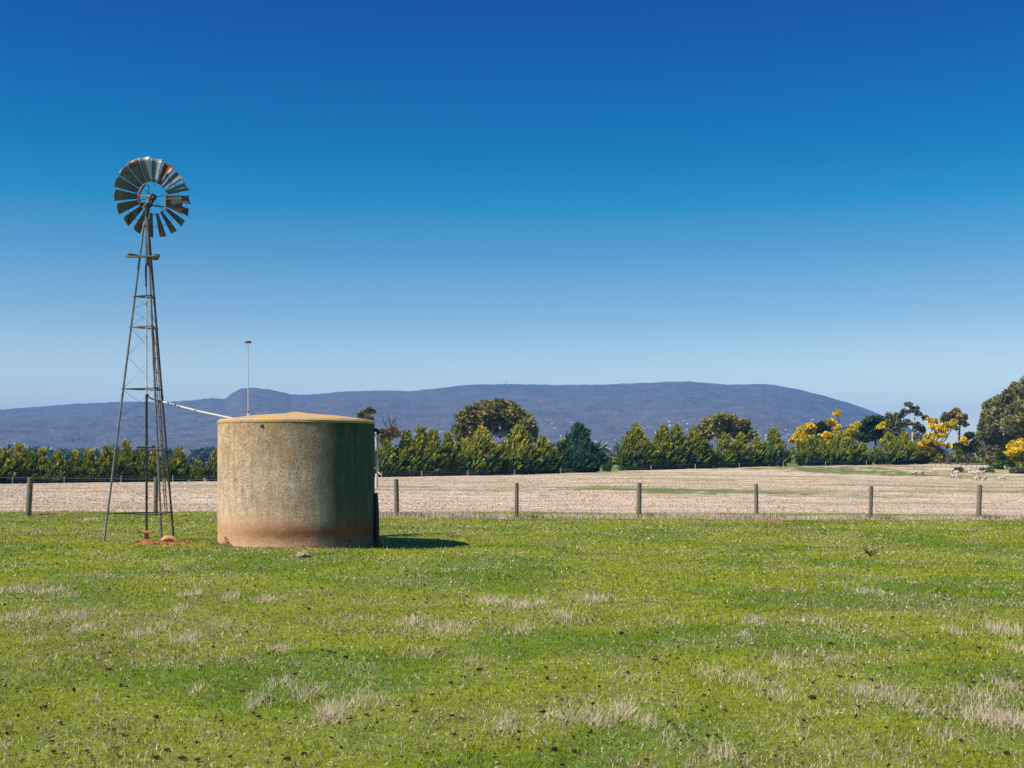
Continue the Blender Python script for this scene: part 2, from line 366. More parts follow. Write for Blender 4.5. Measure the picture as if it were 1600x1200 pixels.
# fence strip + field
m = 26000; u = rng.uniform(-.135, .62, m); fy = fenceY(np.clip(u, -.5, .5)); y = fy + rng.uniform(-1.0, 1.1, m); x = u * y
q = (dryness(x, y) > .25) & (rng.uniform(0, 1, m) < .25 + 1.5 * sstep(.35, .7, fbm(x * .9, y * .9, 3, 3))); x, y = x[q], y[q]
h = rng.uniform(.06, .22, len(x)) * (.25 + 1.1 * fbm(x * .6, y * .6, 2, 13)); w = rng.uniform(.015, .035, len(x))
m = 150000; x2, y2 = grass_points(m, 38, 240, 1.35, .56); q = rng.uniform(0, 1, m) < dryness(x2, y2) * 1.2 - .15; q &= (y2 - fenceY(np.clip(x2 / y2, -.5, .5))) > 4.5; x2, y2 = x2[q], y2[q]
h2 = rng.uniform(.015, .05, len(x2)) * (1 + y2 * .003) * (.4 + 1.2 * fbm(x2 * .4, y2 * .4, 3, 19)); w2 = y2 * .0012 * rng.uniform(.7, 1.6, len(x2))
x = np.concatenate([x, x2]); y = np.concatenate([y, y2]); h = np.concatenate([h, h2]); w = np.concatenate([w, w2])
cc = np.array([.66, .52, .41]) * rng.uniform(.6, 1.2, (len(x), 1)); gq = rng.uniform(0, 1, len(x)) < .07; cc[gq] = np.array([.20, .19, .07])
V, C = blades(x, y, h, w, .6, cc, 1.05)
o = np_mesh('dry_grass', V, np.arange(len(V)).reshape(-1, 3), gmat, C); tag(o, 'bleached dry grass of the field beyond the fence', 'dry grass', kind='stuff')

# leaf litter and crumbs too many to count
m = 15000; x, y = grass_points(m, 4.2, 34, 1.5, .5); q = ~in_patch(x, y); x, y = x[q], y[q]; n = len(x); z = ground_z(x, y) + rng.uniform(.008, .03, n)
sz = rng.uniform(.004, .016, n) * (1 + .05 * y); V = np.empty((n, 4, 3)); ctr = np.stack([x, y, z], -1)
a = rng.normal(0, 1, (n, 3)); a[:, 2] *= .35; a /= np.linalg.norm(a, axis=1)[:, None]; b = rng.normal(0, 1, (n, 3)); b[:, 2] *= .5; b /= np.linalg.norm(b, axis=1)[:, None]
V[:, 0] = ctr - a * sz[:, None]; V[:, 1] = ctr + b * sz[:, None] * .6; V[:, 2] = ctr + a * sz[:, None]; V[:, 3] = ctr - b * sz[:, None] * .6
pal = np.array([[.42, .34, .22], [.04, .03, .022], [.16, .08, .05], [.45, .38, .28], [.33, .24, .14], [.05, .04, .03]]); cc = pal[rng.integers(0, 6, n)] * rng.uniform(.7, 1.2, (n, 1))
o = np_mesh('litter', V.reshape(-1, 3), np.arange(n * 4).reshape(-1, 4), gmat, np.repeat(cc[:, None], 4, 1).reshape(-1, 3)); tag(o, 'scattered crumbs of dead leaf and soil in the grass', 'litter', kind='stuff')

# ---------------------------------------------------------------- clods and stones
def clod_mesh(seed, flat):
    bm = bmesh.new(); bmesh.ops.create_icosphere(bm, subdivisions=3, radius=1); r = random.Random(seed)
    o = Vector((r.random() * 50, r.random() * 50, r.random() * 50))
    from mathutils import noise as mn
    for v in bm.verts:
        p = v.co.copy(); k = 1 + .45 * mn.noise(p * 1.3 + o) + .28 * mn.noise(p * 3.5 + o) + .12 * mn.noise(p * 8 + o)
        v.co = Vector((p.x * k, p.y * k * .8, max(-.25, p.z * k * flat)))
    return bm
dung = NT('dung', .9, .2); dung.color(dung.ramp(dung.noise(3, 5), [(.35, (.014, .011, .008)), (.7, (.06, .04, .028))])); dung.bump(dung.noise(6, 5), .1)
clay = NT('clay', .95, .1); clay.color(clay.ramp(clay.noise(3, 5), [(.3, (.06, .028, .018)), (.7, (.22, .12, .08))])); clay.bump(clay.noise(6, 5), .1)
pale = NT('pale_stone', .9, .2); pale.color(pale.ramp(pale.noise(3, 5), [(.3, (.30, .22, .16)), (.7, (.62, .54, .44))])); pale.bump(pale.noise(6, 5), .1)
kinds = {'d': ('dung_clod', dung.m, 'small black lump of dung lying in the short grass', 'dung', 'dung lumps in the paddock', .55),
         'c': ('soil_clod', clay.m, 'brown crumbly clod of earth lying in the short grass', 'clod', 'earth clods in the paddock', .5),
         's': ('stone', pale.m, 'small pale stone lying in the short grass', 'stone', 'pale stones in the paddock', .45)}
protos = {}
CL = [(189, 1075, 9, 'd'), (198, 1077, 6, 'd'), (244, 1121, 11, 'c'), (81, 1162, 8, 'd'), (84, 1178, 11, 'c'), (180, 1173, 9, 'c'), (194, 1151, 12, 'c'), (178, 1142, 11, 'c'), (168, 1148, 7, 's'), (261, 1174, 13, 'c'), (244, 1186, 14, 'c'), (285, 1189, 14, 'c'), (309, 1190, 12, 'c'), (320, 1196, 9, 's'),
      (306, 1161, 11, 's'), (35, 1191, 11, 's'), (346, 1127, 8, 'd'), (375, 1081, 12, 's'), (383, 1134, 7, 'c'), (360, 1185, 10, 'd'), (136, 1179, 9, 'c'), (100, 1181, 7, 'c'), (64, 1157, 9, 's'), (396, 1114, 8, 'c'), (15, 1161, 8, 'd'), (70, 1110, 9, 'c'), (95, 1132, 9, 'c'), (170, 1052, 10, 'c'), (74, 1024, 7, 'd'),
      (171, 1022, 7, 'd'), (63, 913, 5, 'd'), (285, 924, 5, 'd'), (356, 924, 5, 'd'), (290, 936, 5, 'd'), (386, 987, 6, 'd'), (246, 987, 5, 'd'), (131, 889, 4, 'd'), (263, 895, 4, 'd'), (380, 874, 4, 'd'), (307, 860, 5, 'd'), (117, 925, 5, 'd'), (84, 950, 5, 'd'), (34, 940, 6, 'd'), (57, 940, 6, 'd'), (160, 994, 7, 'd'), (178, 998, 7, 'd'), (265, 1054, 7, 'd'),
      (514, 1020, 10, 'd'), (523, 1022, 8, 'c'), (540, 1029, 10, 'd'), (649, 1110, 12, 'c'), (706, 1117, 11, 'c'), (475, 1180, 12, 'd'), (449, 1190, 13, 'c'), (548, 1122, 9, 'c'), (530, 1130, 7, 'd'), (573, 1117, 9, 'c'), (596, 1106, 9, 's'), (749, 1047, 12, 'd'), (424, 1092, 11, 'c'), (404, 1121, 9, 'd'), (583, 1136, 6, 'd'), (438, 1154, 8, 's'), (417, 1196, 9, 's'), (704, 1066, 8, 'd'), (482, 955, 9, 'd'), (638, 963, 6, 'd'), (666, 943, 6, 'd'), (650, 960, 5, 'd'), (669, 959, 6, 'd'), (567, 933, 5, 's'), (632, 931, 6, 's'), (730, 932, 5, 'd'), (410, 960, 5, 'd'),
      (634, 1196, 8, 'c'), (667, 1182, 8, 'c'), (710, 1150, 10, 'c'), (735, 1150, 9, 's'), (644, 1092, 7, 'd'), (426, 931, 5, 'd'), (562, 867, 4, 'd'), (540, 897, 4, 'd'), (787, 877, 4, 'd'), (738, 886, 4, 'd'),
      (849, 1113, 13, 'd'), (927, 1101, 10, 'd'), (971, 993, 10, 'd'), (1046, 1130, 10, 'd'), (866, 1172, 14, 'c'), (897, 1176, 12, 'c'), (1118, 1151, 9, 'c'), (853, 1044, 8, 'd'), (855, 1059, 8, 'd'), (912, 1059, 8, 'c'), (981, 1052, 9, 'd'), (1023, 1034, 10, 'c'), (1028, 1021, 7, 's'), (1059, 1033, 6, 'd'), (1027, 993, 7, 'd'), (1045, 983, 5, 'd'), (925, 971, 6, 'd'), (989, 946, 5, 'd'), (1006, 881, 5, 'd'), (1062, 883, 5, 'd'), (888, 889, 4, 'd'), (964, 905, 4, 'd'), (1060, 908, 5, 'd'), (1192, 899, 5, 'd'), (1156, 946, 6, 's'), (1135, 856, 6, 's'), (1000, 863, 6, 's'), (996, 850, 5, 's'), (982, 884, 5, 's'), (1025, 905, 6, 's'), (970, 942, 6, 's'), (1030, 945, 5, 's'), (1198, 1062, 11, 'c'), (1195, 1078, 9, 'c'), (1100, 1087, 8, 'c'), (1098, 1112, 8, 'c'), (1055, 1106, 8, 'c'), (810, 1157, 8, 'd'), (843, 1172, 9, 'd'), (1010, 1190, 9, 'c'),
      (1270, 1090, 14, 'c'), (1341, 1103, 8, 'd'), (1573, 1178, 14, 'c'), (1533, 958, 8, 's'), (1371, 1077, 12, 'd'), (1312, 1060, 12, 'c'), (1270, 1069, 8, 'c'), (1360, 1065, 10, 'c'), (1299, 1013, 10, 'd'), (1312, 982, 6, 'd'), (1329, 982, 6, 'd'), (1520, 1068, 9, 'c'), (1537, 1069, 7, 'd'), (1554, 1038, 9, 'c'), (1530, 1017, 10, 'c'), (1395, 965, 8, 'c'), (1496, 1107, 9, 'c'), (1438, 1112, 9, 'c'), (1327, 1147, 8, 'c'), (1541, 1112, 9, 'c'), (1436, 1098, 8, 'd'), (1330, 883, 4, 'd'), (1342, 875, 5, 'd'), (1578, 931, 5, 'd'), (1568, 889, 4, 'd'), (1264, 911, 4, 'd'), (1373, 955, 5, 's'), (1325, 947, 5, 's'), (1389, 901, 5, 's'), (1310, 1036, 8, 's'), (1295, 1096, 9, 's'), (1498, 1100, 7, 's'), (1253, 1180, 8, 'c'), (1390, 1048, 9, 'c'), (1260, 1031, 7, 'c'), (1419, 1023, 7, 'd'), (1570, 925, 4, 's'), (1502, 1158, 9, 'd')]
r2 = random.Random(3)
for _ in range(60):
    py = 860 + 335 * r2.random() ** .75; CL.append((r2.uniform(5, 1595), py, 2.5 + 5 * (py - 850) / 350 * r2.uniform(.4, 1), r2.choice('dddccs')))
for (px, py, w, kd) in CL:
    c = ghit(px, py)
    if in_patch(np.array(c.x), np.array(c.y)): continue
    nm, mt, lb, ct, gr, fl = kinds[kd]; key = (kd, r2.randrange(4))
    if key not in protos:
        o = bm_obj(nm, clod_mesh(len(protos), fl), mt, None, True); protos[key] = o
    else:
        o = protos[key].copy(); o.name = nm; col.objects.link(o)
    tag(o, lb, ct, gr); r = w / 2 / (F / c.y) * .8; o.location = (c.x, c.y, c.z + r * .12 + .012)
    o.scale = (r * r2.uniform(.9, 1.15), r * r2.uniform(.8, 1.2), r * r2.uniform(.8, 1.15)); o.rotation_euler = (0, 0, r2.uniform(0, 6.28))
c = ghit(473, 873); o = bm_obj('flat_stone', clod_mesh(77, .42), pale.m, None, True); o.location = (c.x, c.y, c.z + .03); o.scale = (.13, .12, .16)
tag(o, 'larger pale flat stone lying on the grass just in front of the concrete tank', 'stone')
# withered weed on the right
c = ghit(1362, 868); bm = bmesh.new()
for k in range(26):
    a = r2.uniform(0, 6.28); l = r2.uniform(.1, .27); p1 = Vector((math.cos(a) * l * .6, math.sin(a) * l * .5, l * .35)); p2 = p1 + Vector((math.cos(a) * l * .2, 0, l * .5))
    tube(bm, [(0, 0, 0), p1, p2], [.006, .005, .002], 4)
    for j in range(3):
        q = p1.lerp(p2, r2.random()); d = Vector((r2.uniform(-1, 1), r2.uniform(-1, 1), r2.uniform(-.3, 1))) * .035
        e_ = d.cross(Vector((0, 0, 1))) * .6; bm.faces.new([bm.verts.new(q), bm.verts.new(q + d * .5 + e_), bm.verts.new(q + d), bm.verts.new(q + d * .5 - e_)])
o = bm_obj('weed', bm, simple('withered_stem', (.13, .085, .04))); o.location = c; tag(o, 'withered brown weed standing alone on the grass before the fence', 'weed')

# ---------------------------------------------------------------- concrete water tank
tank_top = zat(464, 659, 25.65) - TANK.z; apex = zat(461, 643.5, 25.65) - TANK.z
PHI0 = math.atan2(-TANK.y, -TANK.x)                       # direction from the tank to the camera side
def tp(phi, r, z): a = PHI0 + phi; return Vector((math.cos(a) * r, math.sin(a) * r, z))
def phis(px): return math.asin(max(-1, min(1, (px - 464) / 121)))
def hz(py): return zat(464, py, 25.65 - 1.0) - TANK.z
t = thing('water_tank', TANK, 'round weathered concrete water tank with shallow cone roof standing on the grass', 'water tank')
cm = NT('tank_concrete', .92, .2)
ox = cm.sep(cm.tc.outputs['Object'])
phi = cm.math('ARCTAN2', ox[1], ox[0])
phi = cm.math('SUBTRACT', phi, PHI0)                      # 0 towards the paddock front
phi = cm.math('WRAP', phi, math.pi, -math.pi)
zz = ox[2]
big = cm.noise(1.1, 5, .6); fine = cm.noise(28, 5, .7)
c = cm.ramp(big, [(.3, (.37, .265, .175)), (.5, (.48, .355, .245)), (.7, (.58, .44, .32))])
c = cm.mix(1, c, cm.ramp(fine, [(.32, .62), (.5, 1), (.68, 1.3)]), 'MULTIPLY')
vs_k = cm.noise(9, 5, .7, cm.comb(cm.math('MULTIPLY', phi, 1.5), 0, cm.math('MULTIPLY', zz, .18)))
c = cm.mix(1, c, cm.ramp(vs_k, [(.35, .72), (.55, 1.05), (.7, 1.15)]), 'MULTIPLY')
c = cm.mix(1, c, cm.ramp(cm.noise(5, 6, .75), [(.35, .78), (.65, 1.15)]), 'MULTIPLY')
# darker grimy upper middle
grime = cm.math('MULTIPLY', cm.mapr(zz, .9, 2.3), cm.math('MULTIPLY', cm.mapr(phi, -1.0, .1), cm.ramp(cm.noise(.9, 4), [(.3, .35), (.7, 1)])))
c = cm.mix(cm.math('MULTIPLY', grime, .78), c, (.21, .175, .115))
# pits
pv = cm.vor(23); pmask = cm.math('MULTIPLY', cm.math('LESS_THAN', pv, .3), cm.math('LESS_THAN', cm.vor(23, out='Color'), .42))
zone = cm.math('MULTIPLY', cm.mapr(zz, .7, 1.3), cm.ramp(cm.noise(2.2, 3), [(.40, .25), (.52, 1)]))
pits = cm.math('MULTIPLY', pmask, zone); c = cm.mix(cm.math('MULTIPLY', pits, .8), c, (.035, .035, .03))
p2 = cm.math('MULTIPLY', cm.math('MULTIPLY', cm.math('LESS_THAN', cm.vor(37), .3), cm.math('LESS_THAN', cm.vor(37, out='Color'), .5)), cm.math('MULTIPLY', cm.mapr(zz, .5, 1.2, .3, 1), cm.ramp(cm.noise(1.7, 3), [(.4, .3), (.55, 1)])))
c = cm.mix(cm.math('MULTIPLY', p2, .7), c, (.06, .055, .045))
sv = cm.vor(40); sp2 = cm.math('MULTIPLY', cm.math('LESS_THAN', sv, .17), cm.math('GREATER_THAN', cm.noise(33, 1), .55)); c = cm.mix(cm.math('MULTIPLY', sp2, .7), c, (.62, .58, .5))
dv = cm.vor(52); sp3 = cm.math('MULTIPLY', cm.math('LESS_THAN', dv, .2), cm.math('GREATER_THAN', cm.noise(41, 1), .5)); c = cm.mix(cm.math('MULTIPLY', sp3, .55), c, (.09, .085, .07))
# orange lichen spots and wash near the top and left
lv = cm.math('LESS_THAN', cm.vor(13), .3); ln = cm.ramp(cm.noise(2.6, 4), [(.52, 0), (.6, 1)])
c = cm.mix(cm.math('MULTIPLY', cm.math('MULTIPLY', lv, ln), .75), c, (.48, .22, .03))
wash = cm.math('MULTIPLY', cm.ramp(cm.noise(3.2, 5, .7), [(.42, 0), (.62, 1)]), cm.mapr(zz, 1.5, tank_top))
c = cm.mix(cm.math('MULTIPLY', wash, cm.mapr(phi, .7, -1.2, 0, .85)), c, (.34, .19, .045))
# green algae plus painted shade on the right side, edged at the terminator, streaked downwards
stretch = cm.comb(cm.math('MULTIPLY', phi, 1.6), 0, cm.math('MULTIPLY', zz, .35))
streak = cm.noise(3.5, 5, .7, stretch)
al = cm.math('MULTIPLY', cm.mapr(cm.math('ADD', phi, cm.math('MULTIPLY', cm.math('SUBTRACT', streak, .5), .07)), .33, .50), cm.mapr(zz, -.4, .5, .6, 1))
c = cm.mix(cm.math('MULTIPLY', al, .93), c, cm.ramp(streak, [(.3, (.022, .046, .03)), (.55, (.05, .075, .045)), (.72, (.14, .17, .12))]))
# dark band under the rim, deeper towards the right
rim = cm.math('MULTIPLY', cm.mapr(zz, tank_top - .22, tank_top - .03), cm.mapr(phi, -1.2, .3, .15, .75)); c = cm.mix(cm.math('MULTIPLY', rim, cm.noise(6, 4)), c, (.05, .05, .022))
# splash of red earth round the foot
bn = cm.math('MULTIPLY', cm.math('SUBTRACT', cm.noise(4, 5), .5), .16); zb = cm.math('ADD', zz, bn)
b1 = cm.math('MULTIPLY', cm.mapr(zb, .62, .38), cm.mapr(zb, .14, .32)); bp = cm.mapr(phi, -1.0, -.1, .25, 1)
b2 = cm.mapr(zb, 1.0, .3); c = cm.mix(cm.math('MULTIPLY', b2, cm.mapr(phi, .5, -.3, .1, .7)), c, (.58, .32, .165))
c = cm.mix(cm.math('MULTIPLY', cm.math('MULTIPLY', b1, bp), .9), c, (.20, .075, .025))
# the pour seam
seam = cm.math('MULTIPLY', cm.math('LESS_THAN', cm.math('ABSOLUTE', cm.math('SUBTRACT', phi, cm.math('ADD', phis(551), cm.math('MULTIPLY', cm.noise(2, 2), .012)))), .0065), cm.mapr(zz, .35, .5))
c = cm.mix(cm.math('MULTIPLY', seam, .8), c, (.01, .012, .008))
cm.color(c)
hgt = cm.math('SUBTRACT', cm.math('ADD', cm.noise(20, 6, .7), cm.math('MULTIPLY', cm.noise(3, 3), .6)), cm.math('MULTIPLY', pits, .8)); cm.bump(hgt, .02, .7)
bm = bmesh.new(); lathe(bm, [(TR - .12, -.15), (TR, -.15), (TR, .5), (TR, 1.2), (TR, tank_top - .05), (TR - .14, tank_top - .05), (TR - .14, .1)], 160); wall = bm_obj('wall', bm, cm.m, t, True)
for p in wall.data.polygons: p.use_smooth = abs(p.normal.z) < .3
rm = NT('tank_roof', .95, .1); c = rm.ramp(rm.noise(2.4, 6, .65), [(.3, (.36, .26, .15)), (.5, (.45, .31, .17)), (.62, (.50, .30, .08)), (.75, (.46, .33, .20))])
c = rm.mix(1, c, rm.ramp(rm.noise(30, 5), [(.3, .75), (.7, 1.2)]), 'MULTIPLY'); rm.color(c); rm.bump(rm.noise(18, 6), .02)
bm = bmesh.new(); lathe(bm, [(TR - .1, tank_top - .055), (TR + .008, tank_top - .055), (TR + .010, tank_top - .01), (TR - .03, tank_top + .03), (0.9, (tank_top + apex) / 2 + .02), (.25, apex - .035), (.12, apex - .01), (0, apex)], 128)
roof = bm_obj('roof', bm, rm.m, t, False)
bpy.data.meshes[roof.data.name]
black = simple('black_poly', (.012, .013, .014), .5, .4); white = simple('white_pvc', (.55, .56, .57), .45, .5, var=.08)
wire = simple('rusty_wire', (.05, .04, .035), .6)
# vent hole high on the wall: a short dark pipe socket
def socket(px, py, r, nm):
    ph = phis(px); z = hz(py); d = tp(ph, 1, 0).normalized(); bm = bmesh.new(); c0 = tp(ph, TR - .05, z)
    n = 20; a = Vector((0, 0, 1)); b = d.cross(a)
    prof = [(0, .058), (r * .8, .058), (r * .82, .066), (r, .066), (r, .02)]
    rings = [[bm.verts.new(c0 + d * q + (a * math.cos(2 * math.pi * k / n) + b * math.sin(2 * math.pi * k / n)) * rr) for k in range(n)] if rr else [bm.verts.new(c0 + d * q)] for rr, q in prof]
    for a_, b_ in zip(rings, rings[1:]):
        for k in range(n):
            q = [a_[k % len(a_)], a_[(k + 1) % len(a_)], b_[(k + 1) % n], b_[k]]; uq = []
            [uq.append(v) for v in q if v not in uq]; bm.faces.new(uq)
    bm_obj(nm, bm, black, t)
socket(414, 667, .028, 'vent_hole'); socket(541.5, 845, .026, 'outlet')
# overflow pipe on the right: elbow then a long drop
ph = phis(584.5) + .0; pr = TR + .06
bm = bmesh.new(); z1 = hz(671); pts = [tp(1.45, TR - .05, z1), tp(1.45, TR + .03, z1 + .02), tp(1.45, TR + .075, z1 - .01), tp(1.45, TR + .085, z1 - .07), tp(1.455, TR + .06, z1 - .35), tp(1.47, TR + .03, hz(741))]
tube(bm, pts[3:], .024, 12); opipe = bm_obj('overflow_pipe', bm, white, t, True)
bm = bmesh.new(); tube(bm, pts[:4], .04, 12); bm_obj('elbow', bm, black, opipe, True)
bm = bmesh.new(); pts = [tp(1.38, TR + .03, hz(772)), tp(1.38, TR + .05, hz(800)), tp(1.36, TR + .055, hz(835)), tp(1.36, TR + .05, -.05)]; tube(bm, pts, [.05, .055, .06, .06], 12); bm_obj('drain_pipe', bm, black, t, True)
def hook(px, py, s):
    ph = phis(px); bm = bmesh.new(); z = hz(py)
    tube(bm, [tp(ph - .03, TR + .02, z - .02), tp(ph - .03, TR + .04, z + .12 * s), tp(ph + .01, TR + .05, z + .13 * s), tp(ph + .04, TR + .06, z + .05 * s), tp(ph + .05, TR + .05, z - .01), tp(ph + .07, TR + .05, z + .05 * s), tp(ph + .1, TR + .07, z - .03)], .008, 6); bm_obj('wire_loop', bm, wire, t, True)
hook(362, 848, 1.0)
bm = bmesh.new(); ph = phis(578); tube(bm, [tp(ph, TR + .02, hz(836)), tp(ph, TR + .05, hz(845)), tp(ph - .05, TR + .05, hz(852)), tp(ph - .12, TR + .06, hz(856))], .009, 6); bm_obj('wire_loop', bm, wire, t, True)
# faded red paint mark: a square letter outline
red = simple('faded_red_paint', (.42, .13, .07), .9, .1, var=.35, scale=30)
def stroke(bm, p0, p1, w=.012):
    n = 8; pr_ = None
    d = (Vector(p1) - Vector(p0)); nn = Vector((-d.y, d.x)).normalized() * w / 2
    for k in range(n + 1):
        q = Vector(p0) + d * k / n; row = []
        for sgn in (-1, 1):
            qq = q + nn * sgn * random.uniform(.5, 1.2); row.append(bm.verts.new(tp(phis(qq.x), TR + .004, hz(qq.y))))
        if pr_: bm.faces.new((pr_[0], row[0], row[1], pr_[1]))
        pr_ = row
bm = bmesh.new()
for a, b in [((373, 737), (372.5, 751.5)), ((372, 751.5), (376.5, 751)), ((373, 749), (376, 748.2)), ((373, 737.5), (375, 737))]: stroke(bm, a, b, 1.0)
bm_obj('paint_mark', bm, red, t)
bm = bmesh.new()
for a, b in [((359.3, 738), (359.5, 742)), ((359.5, 742), (358.6, 747)), ((356.5, 745), (356.8, 748))]: stroke(bm, a, b, .7)
bm_obj('paint_mark', bm, simple('faded_brown_paint', (.2, .12, .1), .9, .1), t)
# level indicator rod on the roof
zt = zat(388, 651, 25.65 - .4) - TANK.z; base_ = P(388, 651, 25.3) - TANK; topp = P(387.3, 536, 25.3) - TANK
base_.z -= .04
li = tube_obj('level_indicator', [base_, topp], [.012, .009], simple('galv_rod', (.55, .57, .6), .4, .5, .3), t)
bm = bmesh.new(); tube(bm, [base_, base_ + Vector((0, 0, .12))], .02, 10); tube(bm, [base_ + Vector((.06, -.02, 0)), base_ + Vector((.005, 0, .12))], .012, 8); bm_obj('rod_guide', bm, white, li, True)
bm = bmesh.new(); tube(bm, [base_ + Vector((0, 0, .12)), base_ + Vector((0, 0, .155))], .022, 10); redp = simple('red_plastic', (.45, .03, .02), .5, .4); bm_obj('clamp', bm, redp, li, True)
bm = bmesh.new(); box(bm, topp + Vector((-.022, 0, .02)), (.075, .05, .045)); bmesh.ops.bevel(bm, geom=bm.edges[:], offset=.006, segments=2, affect='EDGES'); bm_obj('flag', bm, redp, li)
bm = bmesh.new(); box(bm, topp + Vector((.042, 0, .02)), (.05, .046, .041)); bmesh.ops.bevel(bm, geom=bm.edges[:], offset=.006, segments=2, affect='EDGES'); bm_obj('counterweight', bm, black, li)

# ---------------------------------------------------------------- windmill
w = thing('windmill', MILL, 'tall galvanised three-legged wind pump with rusty bladed wheel beside the concrete tank', 'windmill')
def galv(name, rust, dark=1.0, seed=0):
    n = NT(name, .5, .4); n.b.inputs['Metallic'].default_value = .25
    ob = n.tc.outputs['Object']
    mp = n.t.nodes.new('ShaderNodeMapping'); mp.inputs['Location'].default_value = (seed * 3.7, seed, seed * 1.3); n.L(ob, mp.inputs[0])
    f = n.noise(7, 5, .65, mp.outputs[0]); g_ = n.noise(4, 5, .7, mp.outputs[0])
    c = n.ramp(f, [(.3, tuple(v * dark for v in (.13, .14, .14))), (.7, tuple(v * dark for v in (.25, .26, .27)))])
    rc = n.ramp(n.noise(12, 4, .6, mp.outputs[0]), [(.3, (.075, .03, .015)), (.7, (.22, .085, .03))])
    c = n.mix(n.ramp(g_, [(rust - .04, 1), (rust + .04, 0)]), c, rc); n.color(c); return n.m
gal = galv('galvanised_pipe', .36); galr = galv('rusting_pipe', .44, .8, 2); blk = simple('black_pipe', (.03, .028, .026), .5, .4)
pipew = simple('pale_pipe', (.5, .5, .48), .5, .4)
Hm = zat(229, 318, 25.9) - MILL.z
Ztop = zat(229, 347, 25.9) - MILL.z
VA = math.atan2(MILL.y, MILL.x) - math.pi / 2
LA = [R_(168) + VA, R_(290) + VA, R_(50) + VA]
def mr(z): return .885 * (1 - z / Hm) + .0
def lp(i, z): return Vector((math.cos(LA[i]) * mr(z), math.sin(LA[i]) * mr(z), z))
for i in range(3):
    f0 = lp(i, 0) + MILL; z0 = gz(f0.x, f0.y) - MILL.z - .05
    bm = bmesh.new(); mid = [z0 + (Ztop - z0) * k / 4 for k in range(5)]
    tube(bm, [lp(i, z) for z in mid], .024, 10)
    for zc in (1.55, 3.1, 4.75): tube(bm, [lp(i, zc - .04), lp(i, zc + .04)], .028, 10)
    bm_obj('leg', bm, [gal, galr, simple('dark_leg', (.07, .065, .055), .5, .4)][i], w, True)
def mz(py): return zat(229, py, 25.9) - MILL.z
BR = [802, 704, 608, 511.5, 463.5]
for bi, py in enumerate(BR):
    z = mz(py)
    for i in range(3):
        a, b = lp(i, z), lp((i + 1) % 3, z); d = (b - a).normalized() * .03
        bm = bmesh.new(); beam(bm, a - d, b + d, .03, .022 if bi < 3 else .03); bm_obj('brace', bm, blk if bi != 3 else galr, w)
zs = [0.25] + [mz(p) for p in BR] + [mz(415)]
bm = bmesh.new()
for k in range(1, len(BR)):
    za, zb_ = mz(BR[k - 1]), mz(BR[k]); zm = (za + zb_) / 2
    for i in range(3):
        j = (i + 1) % 3
        tube(bm, [lp(i, zm + .03), lp(j, zb_ if 0 else za + .02)], .0022, 4); tube(bm, [lp(i, za + .02), lp(j, zm + .03)], .0022, 4)
        tube(bm, [lp(i, zm + .05), lp(j, zb_ - .02)], .0022, 4); tube(bm, [lp(i, zb_ - .02), lp(j, zm + .05)], .0022, 4)
bm_obj('bracing_wire', bm, wire, w)
# ladder standing between the two right legs
la0 = lp(1, 0).lerp(lp(2, 0), .62); tz0, tz1 = mz(802), mz(512)
def ldp(z, s):
    c0 = lp(1, z).lerp(lp(2, z), .50); d = (lp(2, 0) - lp(1, 0)).normalized(); return c0 + d * s * .13
bm = bmesh.new()
for s_ in (-1, 1): tube(bm, [ldp(tz0, s_), ldp((tz0 + tz1) / 2, s_), ldp(tz1, s_)], .013, 8)
lad = bm_obj('ladder', bm, simple('ladder_steel', (.22, .17, .12), .6), w, True)
bm = bmesh.new(); zz_ = tz0 + .2
while zz_ < tz1 - .05: tube(bm, [ldp(zz_, -1.15), ldp(zz_, 1.15)], .011, 6); zz_ += .31
bm_obj('rungs', bm, blk, lad, True)
# timber platform
wood = simple('grey_timber', (.17, .15, .125), .9, .1, var=.35, scale=12); zp = mz(403)
PA = [R_(186) + VA, R_(306) + VA, R_(60) + VA]
pf = [Vector((math.cos(a) * .36, math.sin(a) * .36, zp)) for a in PA]
for i in range(3):
    a, b = pf[i], pf[(i + 1) % 3]; d = (b - a).normalized() * .04
    bm = bmesh.new(); beam(bm, a - d + Vector((0, 0, .026 * i)), b + d + Vector((0, 0, .026 * i)), .12, .024); bm_obj('platform_board', bm, wood, w)
# small lower platform round the pump rod
zp = mz(702); bm = bmesh.new(); beam(bm, (-.08, -.5, zp + .035), (.24, .06, zp + .035), .05, .03); beam(bm, (-.06, .12, zp + .035), (.24, -.32, zp + .066), .06, .03); bm_obj('pump_guide', bm, wood, w)
# mast, rod, pipes
bm = bmesh.new(); tube(bm, [(0, 0, mz(415)), (0, 0, Ztop + .1), (0, 0, mz(318))], .035, 12); bm_obj('mast', bm, galr, w, True)
bm = bmesh.new(); tube(bm, [(0, 0, mz(345)), (0, 0, mz(352))], .06, 12); tube(bm, [(-.055, -.02, mz(357)), (.055, -.02, mz(357))], .012, 6); bm_obj('turntable', bm, galr, w, True)
bm = bmesh.new(); tube(bm, [(0, 0, mz(520)), (0, 0, mz(415))], .009, 8); bm_obj('pump_rod', bm, blk, w, True)
bm = bmesh.new(); tube(bm, [(-.01, -.02, mz(448)), (-.01, -.02, mz(412))], [.02, .017], 8); bm_obj('rod_weight', bm, simple('purple_brown_rust', (.11, .06, .06)), w, True)
bm = bmesh.new(); tube(bm, [(0, 0, mz(618)), (0, 0, mz(463))], .016, 10)
for py in (478, 495, 530, 570): tube(bm, [(0, 0, mz(py + 1.5)), (0, 0, mz(py))], .021, 10)
bm_obj('riser_pipe', bm, pipew, w, True)
bm = bmesh.new(); tube(bm, [(0, 0, mz(836)), (0, 0, mz(616))], .026, 12)
